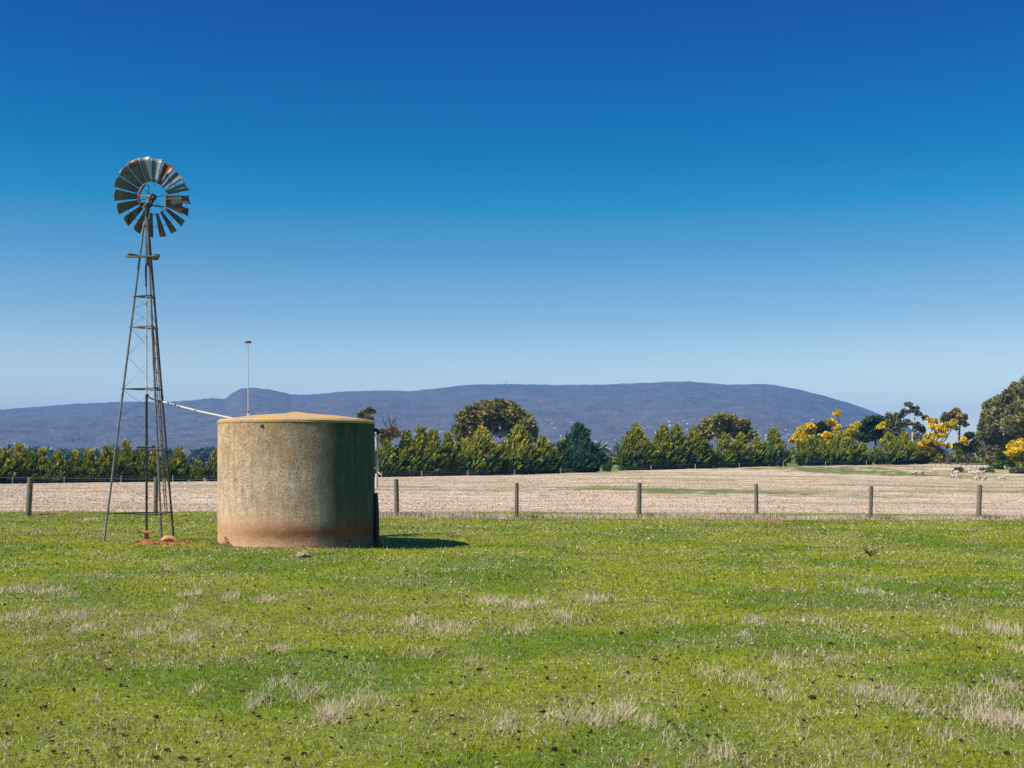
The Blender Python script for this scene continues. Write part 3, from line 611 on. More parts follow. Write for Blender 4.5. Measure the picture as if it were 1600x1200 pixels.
for py in (640, 665, 690, 740, 775): tube(bm, [(0, 0, mz(py + 2)), (0, 0, mz(py))], .033, 12)
bm_obj('pump_pipe', bm, blk, w, True)
bm = bmesh.new(); tube(bm, [(0, 0, -.08), (0, 0, mz(833))], .045, 16); rust = simple('orange_rust', (.36, .15, .06), .9, .1, var=.4, scale=14); bm_obj('well_casing', bm, rust, w, True)
bm = bmesh.new(); bmesh.ops.create_cube(bm, size=1, matrix=Matrix.Translation((0, -.02, mz(831))) @ Matrix.Rotation(R_(8), 4, 'Z') @ Matrix.Diagonal((.30, .12, .055, 1)))
bmesh.ops.bevel(bm, geom=bm.edges[:], offset=.012, segments=2, affect='EDGES'); bm_obj('clamp_block', bm, simple('orange_timber', (.52, .29, .12), .9, .1, var=.2, scale=10), w)

# wheel assembly: axis yawed a little, wheel behind the gear head seen from the paddock
YAW = R_(-23); view = Vector((MILL.x, MILL.y, 0)).normalized(); side = Vector((view.y, -view.x, 0))
ax = (view * math.cos(YAW) + side * math.sin(YAW)).normalized(); lat = Vector((ax.y, -ax.x, 0))
zh = mz(309.5); hub = P(238.4, 308.5, 26.3) - MILL
WR = .85
UPV = Vector((0, 0, 1))
def wp(a, r, d=0): return hub + (lat * math.sin(a) + UPV * math.cos(a)) * r + ax * d      # a clockwise from the top
bm = bmesh.new(); tube(bm, [hub - ax * .14, hub + ax * .10], .035, 14); tube(bm, [hub - ax * .05, hub - ax * .02], .07, 14); tube(bm, [hub + ax * .06, hub + ax * .09], .07, 14)
wheel = bm_obj('wheel', bm, blk, w, True)
NB = 18
bmats = [galv('blade_grey', .34, .75, 3), galv('blade_patchy', .46, .8, 5), galv('blade_rusty', .52, .85, 8), galv('blade_pale', .34, 1.0, 11)]  # last one is the grey sheet in a paler tone, for the top blades
rusty = {0: 3, 1: 2, 2: 3, 3: 3, 4: 1, 16: 2, 15: 1, 14: 0, 17: 3, 5: 2}
PT = R_(31)
for b in range(NB):
    a = 2 * math.pi * (b + .35) / NB
    rad_ = lat * math.sin(a) + UPV * math.cos(a); tcc = -(lat * math.cos(a) - UPV * math.sin(a)); n0 = -ax
    nrm = n0 * math.cos(PT) + tcc * math.sin(PT); wid = rad_.cross(nrm).normalized()
    bm = bmesh.new(); rows = []
    jit = random.uniform(-.012, .012)
    for i in range(7):
        r = WR * (.39 + .61 * i / 6); hw = .5 * (.10 + (.262 - .10) * i / 6); row = []
        for j in range(7):
            s_ = -1 + 2 * j / 6; row.append(bm.verts.new(hub + rad_ * (r + (.006 * (1 - s_ * s_))) + wid * hw * s_ + nrm * (hw * .38 * s_ * s_ + jit)))
        rows.append(row)
    for r0, r1 in zip(rows, rows[1:]):
        for j in range(6): bm.faces.new((r0[j], r0[j + 1], r1[j + 1], r1[j]))
    o = bm_obj('blade', bm, bmats[rusty.get(b, (0, 0, 1)[b % 3])], wheel, True)
    md = o.modifiers.new('sheet', 'SOLIDIFY'); md.thickness = .0025
    if rusty.get(b) == 2: o['label'] = 'rust-stained blade'
for rr, dd in ((.74, .03), (.43, .03)):
    bm = bmesh.new(); pts = [wp(2 * math.pi * k / 54, WR * rr, dd) for k in range(55)]; tube(bm, pts, .006, 6, False); bm_obj('rim', bm, blk, wheel, True)
bm = bmesh.new()
for k in range(6):
    a = 2 * math.pi * (k + .2) / 6
    for dd in (-.035, .075): tube(bm, [hub + ax * dd + (wp(a, .06) - hub), wp(a + .05 * (1 if dd > 0 else -1), WR * .43, .03)], .0045, 5); 
    tube(bm, [wp(a, WR * .43, .03), wp(a, WR * .74, .03)], .0045, 5)
bm_obj('spokes', bm, blk, wheel, True)
# gear head with curved cover, and crank arm
gh = Vector((0, 0, mz(317)))
bm = bmesh.new()
def pxm(px, py, d=0.0): p = P(px, py, 25.9) - MILL; return p + view * d     # a point in the plane of the tower axis
tube(bm, [pxm(218, 318), pxm(224, 319, .05), pxm(234, 319, .14), hub - ax * .08], [.03, .055, .05, .04], 10)
tube(bm, [pxm(231, 321), pxm(230, 331), pxm(229, 340)], [.05, .045, .035], 10); head = bm_obj('gear_head', bm, simple('dark_greasy_iron', (.06, .035, .025), .6), w, True)
bm = bmesh.new(); tube(bm, [pxm(216.5, 309, -.1), pxm(218, 304, -.1), pxm(221.5, 296, -.08), pxm(227, 288, -.06)], [.018, .028, .028, .018], 8); tube(bm, [pxm(216.5, 309, -.1), pxm(218, 317, -.08)], [.024, .03], 8); bm_obj('cover', bm, simple('rust_brown', (.20, .075, .045), .8, .2, var=.5, scale=20), head, True)
bm = bmesh.new(); tube(bm, [pxm(218, 308.5, -.14), pxm(232, 309, -.12)], .014, 8); tube(bm, [pxm(234.5, 310, -.13), pxm(230, 318, -.14), pxm(223.5, 325.5, -.1)], .014, 8); tube(bm, [pxm(233, 308, -.15), pxm(236, 311, -.1)], .028, 10); bm_obj('crank', bm, simple('tan_iron', (.30, .20, .13), .6), head, True)
bm = bmesh.new(); pts = [pxm(221, 328, 0), pxm(226, 321, 0)]; tube(bm, [pxm(225.5, 291, 0), pxm(232, 288, .02), pxm(233.5, 318, .02)], .01, 6); bm_obj('hood_stay', bm, blk, head, True)
# tail furled alongside the wheel
tb = pxm(229, 321.5, -.06); te = pxm(259, 323, .02)
tail = tube_obj('tail', [tb, te], .014, blk, w)
tube_obj('stay', [pxm(226, 317, -.05), te], .004, blk, tail)
bm = bmesh.new(); A_ = [pxm(258.5, 306, .02), pxm(282, 303, .10), pxm(285.5, 316, .10), pxm(284, 333, .10), pxm(258.5, 322, .02)]
vv = [bm.verts.new(p) for p in A_]; bm.faces.new(vv); vane = bm_obj('vane', bm, galv('vane_sheet', .52, .6, 17), tail); md = vane.modifiers.new('sheet', 'SOLIDIFY'); md.thickness = .004
bm = bmesh.new(); beam(bm, pxm(258, 304, 0), pxm(258.5, 327, 0), .02, .02, up=Vector((0, 1, 0))); beam(bm, pxm(259, 311, -.01), pxm(285, 309, .07), .015, .02); bm_obj('vane_frame', bm, simple('vane_strip', (.24, .24, .23)), tail)

# delivery pipe from the windmill to the tank roof
pe = Vector((P(367.5, 655, 25.5)));  ps = MILL + Vector((.03, 0, mz(616)))
bm = bmesh.new(); p1 = P(236, 622.5, 25.85); p2 = P(255, 628.5, 25.8)
tube(bm, [p2, p2.lerp(pe, .5) + Vector((0, 0, -.02)), pe, pe + Vector((.06, 0, -.03))], .026, 12); dp = bm_obj('delivery_pipe', bm, white, None, True)
tag(dp, 'white sloping pipe running from the windmill to the tank roof', 'pipe')
bm = bmesh.new(); tube(bm, [ps, P(232, 620, 25.88), p1, p2], [.018, .016, .017, .02], 10); bm_obj('hose', bm, black, dp, True)
bm = bmesh.new()
for k in (.12, .22, .45): q = p2.lerp(pe, k) + Vector((0, 0, -.02 * k)); d = (pe - p2).normalized(); tube(bm, [q - d * .02, q + d * .02], .032, 12)
bm_obj('couplings', bm, simple('grey_joint', (.3, .3, .3)), dp, True)
# timber block by the leg
c = ghit(264, 850); bm = bmesh.new(); pts = []
for k in range(9):
    a = math.pi * k / 8 * .75 + .35; pts.append(Vector((-math.cos(a) * .16, 0, math.sin(a) * .13 - .03)))
tube(bm, pts, [.05, .055, .06, .06, .055, .055, .05, .05, .045], 8)
o = bm_obj('timber_offcut', bm, simple('orange_wood', (.50, .28, .12), .9, .1, var=.25, scale=9)); o.location = c + Vector((0, .05, .02)); o.rotation_euler = (0, R_(12), R_(10)); tag(o, 'orange curved lump of wood lying at the foot of the windmill', 'wood')

# ---------------------------------------------------------------- post and wire fence
PX = [-160, 44, 243, 431, 620, 807, 998, 1182, 1360, 1529, 1698]
fpos = []
for px in PX:
    u = (px - 800) / F; Y = fenceY(u); q = P(px, 700, Y); fpos.append(Vector((q.x, Y, gz(q.x, Y))))
fence = thing('wire_fence', fpos[0], 'round grey timber posts and wire mesh between the green lawn and dry field', 'fence')
O = fpos[0]
pm = NT('weathered_post', .9, .15); f = pm.noise(3, 5, .7, pm.comb(pm.math('MULTIPLY', pm.sep(pm.tc.outputs['Object'])[0], 9), pm.math('MULTIPLY', pm.sep(pm.tc.outputs['Object'])[1], 9), pm.math('MULTIPLY', pm.sep(pm.tc.outputs['Object'])[2], .8)))
pm.color(pm.mix(pm.mapr(pm.sep(pm.tc.outputs['Object'])[2], .7, .1, 0, .45), pm.ramp(f, [(.3, (.10, .085, .065)), (.55, (.20, .17, .135)), (.75, (.30, .27, .22))]), (.23, .13, .075))); pm.bump(f, .02)
for i, p in enumerate(fpos):
    bm = bmesh.new(); h_ = 1.15 + .035 * math.sin(i * 3.7); r0 = .073 + .010 * math.sin(i * 2.3); tube(bm, [(0, 0, -.2), (0, 0, .3), (.003, 0, .8), (.0, 0, h_ - .012), (0, 0, h_)], [r0 * 1.05, r0 * 1.03, r0, r0 * .98, r0 * .9], 16)
    o = bm_obj('post', bm, pm.m, fence, False); o.location = p - O; o.rotation_euler = (R_(math.sin(i * 5.1) * 1.5), R_([0, 3.0, .5, 0, -.9, .4, .9, -.6, 1.2, 1.4, 0][i]), 0)
fw = simple('fence_wire', (.22, .2, .18), .5, .4)
nb = [.10, .24, .38, .54, .72, .92]
bm = bmesh.new(); bm2 = bmesh.new()
for a, b in zip(fpos, fpos[1:]):
    d = b - a; L = d.length; back = Vector((0, -.078, 0))
    for hh in nb: tube(bm, [a + back - O + Vector((0, 0, hh)), b + back - O + Vector((0, 0, hh))], .0022, 4, False)
    tube(bm2, [a + back - O + Vector((0, 0, 1.12)), b + back - O + Vector((0, 0, 1.12))], .003, 4, False)
    k = .15
    while k < L: q = a + d * (k / L) + back - O; tube(bm, [q + Vector((0, 0, .08)), q + Vector((.0, 0, .92))], .0018, 4, False); k += .3
bm_obj('wire_mesh', bm, fw, fence); bm_obj('top_wire', bm2, fw, fence)
# tussocks round the post feet
V_, C_ = [], []
for p in fpos[3:]:
    m = 260; x = p.x + rng.normal(.35, .35, m); y = p.y + rng.normal(0, .12, m); v, c_ = blades(x, y, rng.uniform(.05, .22, m), np.full(m, .02), .8, np.array([.12, .10, .04]) * rng.uniform(.5, 2.2, (m, 1))); V_.append(v); C_.append(c_)
V = np.vstack(V_); o = np_mesh('fence_tussocks', V, np.arange(len(V)).reshape(-1, 3), gmat, np.vstack(C_)); tag(o, 'rank tussock grass grown up round the feet of the fence posts', 'grass', kind='stuff')

# ---------------------------------------------------------------- trees
leafm = NT('foliage'); leafm.leafy(leafm.mix(1, leafm.attr('Col'), leafm.ramp(leafm.noise(3, 2), [(.3, .85), (.7, 1.15)]), 'MULTIPLY'), .2); leafm = leafm.m
barkd = simple('dark_bark', (.07, .055, .045), .9, .1, scale=3); barkp = simple('pale_bark', (.48, .44, .38), .8, .2, scale=3); barkg = simple('grey_bark', (.16, .14, .12), .9, .1, scale=3)
def kites(c, d, L, W, cb, ct, nrm=None):          # leaf sprays: centre-base c, direction d, length L, width W
    n = len(c); s_ = np.cross(d, rng.normal(0, 1, (n, 3)) if nrm is None else nrm + rng.normal(0, .45, (n, 3))); s_ /= np.linalg.norm(s_, axis=1)[:, None] + 1e-9
    V = np.empty((n, 4, 3)); V[:, 0] = c; V[:, 1] = c + d * (L * .5)[:, None] + s_ * (W / 2)[:, None]; V[:, 2] = c + d * L[:, None]; V[:, 3] = c + d * (L * .5)[:, None] - s_ * (W / 2)[:, None]
    C = np.empty((n, 4, 3)); C[:, 0] = cb; C[:, 1] = C[:, 3] = (cb + ct) / 2; C[:, 2] = ct
    return V.reshape(-1, 3), C.reshape(-1, 3)
def add_kites(name, parent, packs, mat=None):
    V = np.vstack([p[0] for p in packs]); C = np.vstack([p[1] for p in packs]); return np_mesh(name, V, np.arange(len(V)).reshape(-1, 4), mat or leafm, C, parent)
DK = np.array([.010, .030, .012]); MG = np.array([.15, .215, .02]); GD = np.array([.62, .51, .05]); BG = np.array([.022, .065, .022]); SG = np.array([.06, .12, .05])
def conifer(px, Y, top, wpx, label, gold=.5, wind=.35, n=900, group='cypress trees of the windbreak', skirt=0.0, pk=1.0, hue=None, name='cypress_tree'):
    b = P(px, 700, Y); b.z = gz(b.x, Y) - .05; H = zat(px, top, Y) - b.z; Wd = wpx / (F / Y) / 2
    t = thing(name, b, label, 'cypress tree', group)
    tube_obj('trunk', [(0, 0, -.2), (.05, 0, H * .4), (0, 0, H * .85)], [.16, .12, .03], barkd, t, 7)
    ph = rng.uniform(0, 6.28, 6)
    def prof(q): return np.where(q < .12, .62 + 3.1 * q, np.where(q < .35, 1.0, np.clip(1 - ((q - .35) / .66) ** (.85 + .3 * pk), .0, 1) ** 1.05)) + .02
    n = int(n * .52)
    q = rng.uniform(0, 1, n) ** 1.12 * .97; q = skirt + q * (1 - skirt); az = rng.uniform(0, 2 * np.pi, n)
    lump = 1 + .16 * np.sin(az * 3 + ph[0] + q * 7) + .12 * np.sin(az * 5 + ph[1] - q * 13) + .10 * np.sin(az * 2 + ph[2] + q * 23)
    shell = rng.uniform(.45, 1, n) ** .6; pl = rng.uniform(.7, 1.6, n) * (H / 7.5) ** .5; r = np.maximum(Wd * prof(q) * lump * shell - pl * .35, 0)
    base = np.stack([np.cos(az) * r, np.sin(az) * r, q * H * .90], -1)
    out = np.stack([np.cos(az) * .5 + wind * 1.25, np.sin(az) * .5, .55 + .55 * q], -1) + rng.normal(0, .12, (n, 3)); out = out / np.linalg.norm(out, axis=1)[:, None]
    k = 14; tt = np.tile(np.linspace(0, 1, k), n); plr = np.repeat(pl, k); O_ = np.repeat(out, k, 0)
    B = np.repeat(base, k, 0) + O_ * (plr * tt * .8)[:, None] + rng.normal(0, 1, (n * k, 3)) * (plr * .085 * (1.15 - tt))[:, None]
    D = O_ + rng.normal(0, .17, (n * k, 3)); D /= np.linalg.norm(D, axis=1)[:, None]
    L = plr * rng.uniform(.35, .62, n * k); W = L * rng.uniform(.22, .38, n * k)
    gk = np.repeat(rng.uniform(0, 1, n) ** 1.5 * 1.5, k)
    gm_ = np.clip(gold * (.15 + 1.5 * np.repeat(q, k)) * gk * (.3 + .9 * tt), 0, 1)[:, None]
    mg = MG if hue is None else hue
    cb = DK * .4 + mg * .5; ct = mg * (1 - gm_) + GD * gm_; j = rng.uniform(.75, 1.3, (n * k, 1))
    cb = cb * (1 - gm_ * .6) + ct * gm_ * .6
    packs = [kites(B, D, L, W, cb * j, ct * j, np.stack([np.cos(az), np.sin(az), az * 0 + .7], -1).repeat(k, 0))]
    m = int(n * 3.2); q2 = rng.uniform(0, .34, m); a2 = rng.uniform(0, 2 * np.pi, m); r2_ = Wd * (.80 + .5 * q2) * rng.uniform(.35, 1, m) ** .5  # old inner foliage, coloured dark to paint in the shade at the hedge foot
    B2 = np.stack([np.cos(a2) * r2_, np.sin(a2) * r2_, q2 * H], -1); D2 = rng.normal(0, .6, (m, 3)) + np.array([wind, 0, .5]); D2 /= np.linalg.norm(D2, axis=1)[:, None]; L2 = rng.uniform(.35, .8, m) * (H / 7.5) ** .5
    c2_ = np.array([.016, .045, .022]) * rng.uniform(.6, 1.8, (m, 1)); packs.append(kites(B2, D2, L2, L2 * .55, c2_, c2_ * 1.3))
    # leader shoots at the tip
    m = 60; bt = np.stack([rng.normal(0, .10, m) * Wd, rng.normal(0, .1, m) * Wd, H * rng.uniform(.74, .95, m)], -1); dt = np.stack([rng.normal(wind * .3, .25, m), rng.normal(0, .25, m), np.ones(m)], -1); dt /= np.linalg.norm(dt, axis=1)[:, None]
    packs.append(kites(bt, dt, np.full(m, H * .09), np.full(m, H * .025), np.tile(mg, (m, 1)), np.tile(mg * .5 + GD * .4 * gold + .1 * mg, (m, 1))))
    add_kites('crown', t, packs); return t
lf = 'cypress trees left of the tank'
W1 = [(-22, 703, 34, .95), (8, 702, 34, 1.0), (29, 697, 40, .7), (45, 708, 26, .6), (62, 705, 32, .65), (87, 708, 38, .6), (115, 708, 34, .6), (136, 705, 30, .6), (164, 699, 40, .6), (194, 692, 42, .6), (219, 702, 34, .55), (240, 706, 30, .5), (277, 701, 36, .6), (306, 722, 22, .6), (338, 702, 38, .6), (368, 708, 34, .6)]
LBL1 = ['golden young cypress cut by the picture edge, tall and yellow', 'yellowest cypress at the far left end of the hedge', 'broad cypress directly behind the first fence post', 'narrow low cypress just past the first fence post', 'green-gold cypress second in the row beyond the first fence post', 'twin-peaked cypress midway between first post and windmill', 'slim spired cypress midway between the first post and windmill',
        'narrow pointed cypress just left of the windmill by two trees', 'wide cypress immediately left of the windmill tower', 'tallest cypress seen behind the left leg of the windmill', 'cypress seen between windmill leg and pump pipe', 'cypress largely behind the windmill ladder', 'spired cypress standing just right of the windmill', 'small stunted cypress between windmill and tank', 'cypress half hidden by the left edge of the tank', 'cypress hidden behind the tank']
for (px, top, wd, gd), lb in zip(W1, LBL1):
    u = (px - 800) / F; Y = float(np.interp(u, HUu, HUY)) + 2 + rng.uniform(-1.5, 1.5)
    if px > 350: continue
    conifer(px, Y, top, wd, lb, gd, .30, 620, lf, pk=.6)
W2 = [(602, 684, 50, .5), (632, 672, 44, .5), (655, 668, 46, .5), (674, 671, 42, .45), (697, 678, 40, .4), (722, 686, 44, .6), (750, 670, 74, .8), (806, 667, 74, .75), (846, 682, 46, .5), (876, 688, 34, .7), (902, 662, 78, -.0)]
LBL2 = ['cypress touching the right side of the concrete tank', 'second cypress right of the tank, bushy', 'tall spired cypress above the first post right of the tank', 'narrow spired cypress right of the first post beyond the tank', 'dark pointed cypress left of the domed gum tree', 'low gold-tipped cypress at the left foot of the domed gum tree', 'big golden round cypress in front of the domed gum tree, left one', 'big golden broad cypress in front of the domed gum tree, right one', 'green cypress between the golden one and the dark green one', 'small golden cypress leaning on the dark green tree', 'dark green unyellowed cypress, bluest and broadest of the row']
for (px, top, wd, gd), lb in zip(W2, LBL2):
    u = (px - 800) / F; Y = float(np.interp(u, HUu, HUY)) + 3 + rng.uniform(-1.5, 1.5)
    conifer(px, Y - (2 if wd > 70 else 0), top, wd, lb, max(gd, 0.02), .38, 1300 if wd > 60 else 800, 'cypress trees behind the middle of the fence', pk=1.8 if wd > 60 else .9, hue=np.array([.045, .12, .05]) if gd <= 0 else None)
W3 = [(992, 663, 62, .55), (1034, 665, 52, .45), (1056, 663, 44, .4), (1082, 667, 46, .4), (1100, 690, 34, .3), (1131, 679, 40, .65), (1155, 677, 40, .6), (1181, 685, 32, .65), (1208, 669, 48, .45), (1262, 683, 40, .5), (1283, 690, 28, .35), (1316, 674, 60, .6), (1347, 694, 34, .4), (1386, 677, 50, .7), (1410, 676, 40, .6), (1434, 690, 38, .3)]
LBL3 = ['broad cypress at the left end of the row after the open gap', 'cypress with pale tip, second from the gap', 'tallest pointed cypress in the dense clump right of the gap', 'shaggy cypress leaning right in the dense clump', 'low dark cypress at the foot of the second gum tree', 'golden cypress with gap below in front of second gum tree', 'cypress with forked gold top right of the second gum tree', 'narrow gold cypress left of the tall dark-tipped one', 'tall cypress at the right end just before the gap and wattle', 'green cypress at the foot of the first yellow wattle', 'small dark cypress between two yellow wattles', 'wide cypress in front of the tallest yellow wattle', 'low dark cypress under the black pine', 'golden-topped cypress in front of the grey gum', 'cypress with yellow tips left of the last hedge tree', 'dark cypress at the right end of the hedge beside the stock rail']
for (px, top, wd, gd), lb in zip(W3, LBL3):
    u = (px - 800) / F; Y = float(np.interp(u, HUu, HUY)) + 3 + rng.uniform(-1.5, 1.5)
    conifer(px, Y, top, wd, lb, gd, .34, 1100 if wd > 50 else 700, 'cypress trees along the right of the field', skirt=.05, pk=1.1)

def clump_tree(name, px, Y, by, label, cat, trunk, clumps, colr, leaf=.35, dens=1.0, bark=barkg, flat=.75, group=None, limbs=True, up=.4, trunk_r=.3, jit=.25):
    """trunk: list of (px, py, radius); clumps: (px, py, half-width px, half-height px, depth offset, colour index)"""
    b = P(px, by, Y); b.z = min(b.z, gz(b.x, Y)) if by is None else gz(b.x, Y); t = thing(name, b, label, cat, group); s_ = F / Y
    tp_ = [P(a, c, Y) - b for a, c, _ in trunk]; bm = bmesh.new()
    if trunk: tp_[0].z = -.2; tube(bm, tp_, [r for _, _, r in trunk], 8)
    packs = []
    for (cx, cy, rx, ry, dd, ci) in clumps:
        c = P(cx, cy, Y + dd) - b; rx_, ry_ = rx / s_, ry / s_
        if limbs and trunk:
            low = [q for q in tp_[1:] if q.z < c.z - ry_ * .4] or [tp_[-2]]; a = min(low, key=lambda q: (q - c).length); mid = a.lerp(c, .5) + Vector((random.uniform(-.3, .3), random.uniform(-.3, .3), -.08 * (c - a).length))
            tube(bm, [a, mid, c - Vector((0, 0, ry_ * .1))], [trunk_r * .35, trunk_r * .22, trunk_r * .08], 5)
            for q in range(4):
                e_ = c + Vector((random.uniform(-.7, .7) * rx_, random.uniform(-.5, .5) * rx_, random.uniform(-.1, .6) * ry_)); tube(bm, [mid.lerp(c, .3), e_], [trunk_r * .12, trunk_r * .04], 4)
        lf_ = leaf * (.7 if ci == 2 else 1); m = int(dens * 26 * (rx * ry) ** .85 * (2.6 if ci == 2 else 1) + 60)
        nb_ = max(4, int(rx * ry / 14)); sub = rng.normal(0, 1, (nb_, 3)); sub /= np.linalg.norm(sub, axis=1)[:, None]; sub *= rng.uniform(.4, 1.0, (nb_, 1)); sz_ = rng.uniform(.15, .5, nb_)
        m = int(m * .7); w_ = rng.integers(0, nb_, m); v = rng.normal(0, 1, (m, 3)); v /= np.linalg.norm(v, axis=1)[:, None]; p = sub[w_] + v * (sz_[w_] * rng.uniform(.6, 1.05, m))[:, None]
        p = p * np.array([rx_, rx_ * flat, ry_]) + np.array(c)
        d = v * .6 + rng.normal(0, .6, (m, 3)) + np.array([0, 0, up]); d /= np.linalg.norm(d, axis=1)[:, None]
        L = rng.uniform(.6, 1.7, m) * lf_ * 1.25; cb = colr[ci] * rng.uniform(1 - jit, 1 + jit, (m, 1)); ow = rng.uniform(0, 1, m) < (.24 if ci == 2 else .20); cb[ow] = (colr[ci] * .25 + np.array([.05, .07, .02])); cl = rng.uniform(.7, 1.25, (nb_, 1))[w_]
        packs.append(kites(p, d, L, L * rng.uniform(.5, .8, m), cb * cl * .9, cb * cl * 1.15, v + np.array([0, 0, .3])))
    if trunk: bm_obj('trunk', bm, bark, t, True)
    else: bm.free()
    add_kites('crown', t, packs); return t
OL = np.array([.25, .235, .09]); OL2 = np.array([.33, .275, .09]); YW = np.array([.85, .64, .03]); YG = np.array([.30, .29, .04]); BK = np.array([.05, .078, .035]); GG = np.array([.16, .17, .09]); BR_ = np.array([.22, .165, .08])
cols = [OL, OL2, YW, YG, BK, GG, BR_, np.array([.23, .23, .10])]
# domed gum behind the hedge
cl = []
for k in range(15):
    a = math.pi * (k + .5) / 15; cl.append((772 - math.cos(a) * 51, 681 - math.sin(a) * 42, 14, 11, random.uniform(-4, 4), random.choice([0, 0, 1])))
for k in range(9):
    a = math.pi * (k + .5) / 9; cl.append((770 - math.cos(a) * 34, 676 - math.sin(a) * 27, 15, 9, random.uniform(-5, 3), random.choice([0, 1, 7])))
for a, b_ in [(758, 662), (775, 660), (790, 665), (745, 668), (740, 680), (803, 672), (768, 671), (785, 676), (812, 682), (755, 676)]: cl.append((a, b_, 8, 5, random.uniform(-3, 3), random.choice([0, 1, 7])))
cl += [(722, 683, 12, 9, 0, 0), (718, 696, 10, 8, 0, 1), (826, 668, 10, 7, 0, 0)]
clump_tree('gum_tree', 772, 268, 740, 'wide dome-shaped gum tree rising above the hedge behind the golden cypresses', 'gum tree', [(773, 740, .6), (772, 712, .5), (770, 694, .42), (768, 680, .25), (770, 662, .15)], cl, cols, .55, .9, barkp, trunk_r=.5)
cl = []
for k in range(10):
    a = math.pi * (k + .3) / 10; cl.append((1128 - math.cos(a) * 26, 682 - math.sin(a) * 24, 13, 10, random.uniform(-4, 4), random.choice([0, 1, 0])))
cl += [(1164, 672, 12, 10, 2, 0), (1174, 680, 10, 8, 1, 0), (1158, 684, 10, 8, 0, 1), (1120, 676, 14, 8, -2, 1), (1140, 672, 12, 8, -2, 0)]
clump_tree('gum_tree', 1136, 300, 730, 'olive double-headed gum tree rising behind the right-hand row of cypresses', 'gum tree', [(1137, 730, .6), (1136, 705, .5), (1136, 692, .4), (1138, 678, .2)], cl, cols, .55, .9, barkp, trunk_r=.5)
# spindly gum with flat leaf pads behind the tank and the bare dead tree beside it
clump_tree('gum_sapling', 590, 96, 756, 'spindly gum with small dark leaf pads leaning out above the tank rim', 'gum tree', [(588, 756, .13), (589, 730, .11), (589, 705, .09), (588, 690, .08), (583, 672, .06), (577, 655, .03)],
           [(562, 650, 6, 3, 0, 5), (567, 645.5, 5, 2.4, .3, 5), (575, 642, 5, 3.4, 0, 5), (581, 644, 5, 2.6, 0, 5), (578, 655, 6, 3, -.3, 5), (571, 656, 5, 2.4, 0, 5), (590, 712, 4, 8, 0, 6)], cols, .13, 1.1, barkp, trunk_r=.08)
b = P(608, 740, 250); b.z = gz(b.x, b.y); dt_ = thing('dead_tree', b, 'bare forked dead branches poking above the hedge beside the tank', 'tree'); bm = bmesh.new(); q_ = lambda x_, y_: P(x_, y_, 250) - b
tube(bm, [(0, 0, -.2), q_(608, 700), q_(609, 680), q_(610, 668), q_(609, 651)], [.35, .28, .2, .12, .05], 6)
for l in [[(608, 672), (602, 664), (598.5, 658), (598, 650)], [(602, 664), (604, 656)], [(610, 668), (614, 660), (616, 653)], [(612, 676), (618, 669), (622, 664)], [(614, 660), (619, 656)], [(609, 660), (606.5, 652), (607, 645)], [(618, 669), (617, 658), (619, 650)]]:
    tube(bm, [q_(*p) for p in l], [.13] + [.09] * (len(l) - 2) + [.04], 5)
bm_obj('trunk', bm, barkd, dt_, True)
clump_tree('gum_tree', 606, 240, 742, 'low reddish-brown leafy crown between tank and spired cypresses', 'gum tree', [(606, 742, .3), (606, 700, .25), (606, 684, .15)], [(598, 677, 9, 6, 0, 6), (607, 675, 10, 7, 0, 6), (614, 680, 8, 6, 0, 1), (600, 686, 9, 6, 0, 1)], cols, .4, .8, barkg)
# white fallen branch by the tank's right edge
tube_obj('fallen_branch', [P(583, 728, 100), P(588, 733, 100), P(592, 739, 99.8), P(595.5, 742, 99.5)], [.06, .07, .06, .03], barkp); tag(bpy.data.objects['fallen_branch'], 'bleached white branch sticking out past the tank right side', 'branch')
# wattles and mixed trees on the right
clump_tree('wattle_tree', 1264, 310, 728, 'yellow flowering wattle, first of the wattles right of the gap', 'wattle tree', [(1264, 728, .3), (1264, 705, .25), (1264, 685, .15)],
           [(1262, 672, 12, 9, 0, 2), (1250, 678, 8, 8, 0, 2), (1258, 686, 13, 9, 0, 2), (1242, 690, 8, 8, 0, 2), (1268, 668, 8, 6, 0, 2), (1254, 697, 13, 7, -1, 3), (1272, 690, 8, 10, 0, 3)], cols, .5, 1.2, barkd)
clump_tree('pine_tree', 1281, 325, 728, 'dark round pine crown between the two yellow wattles', 'pine tree', [(1281, 728, .3), (1281, 690, .25), (1281, 672, .15)], [(1279, 668, 12, 8, 0, 4), (1290, 672, 9, 8, 0, 4), (1272, 674, 8, 8, 0, 4), (1284, 682, 14, 9, 0, 4)], cols, .6, 1.2, barkd)
clump_tree('wattle_tree', 1308, 312, 728, 'tallest yellow wattle with one flower tuft high on a bare stem', 'wattle tree', [(1310, 728, .35), (1309, 705, .3), (1311, 685, .22), (1313, 668, .14), (1311, 655, .07)],
           [(1309, 649, 8, 6, 0, 2), (1298, 663, 9, 7, 0, 2), (1305, 671, 8, 6, 0, 2), (1290, 683, 9, 8, 0, 2), (1302, 682, 10, 7, -1, 2), (1335, 665, 8, 6, 0, 2), (1324, 672, 8, 4, 0, 2), (1316, 678, 10, 5, -1, 2), (1285, 693, 8, 7, -1, 2), (1298, 694, 10, 8, -1, 2), (1336, 674, 6, 4, 0, 2), (1330, 684, 11, 8, 0, 3)], cols, .5, 1.2, barkd)
clump_tree('pine_tree', 1366, 330, 726, 'black-green spreading pine behind the hedge left of the grey gum', 'pine tree', [(1368, 726, .4), (1368, 690, .3), (1368, 670, .2)], [(1366, 657, 14, 7, 0, 4), (1378, 662, 14, 9, 0, 4), (1354, 668, 12, 8, 0, 4), (1368, 672, 18, 9, 0, 4), (1360, 681, 18, 8, 0, 4), (1382, 678, 14, 10, 0, 4)], cols, .6, 1.4, barkd)
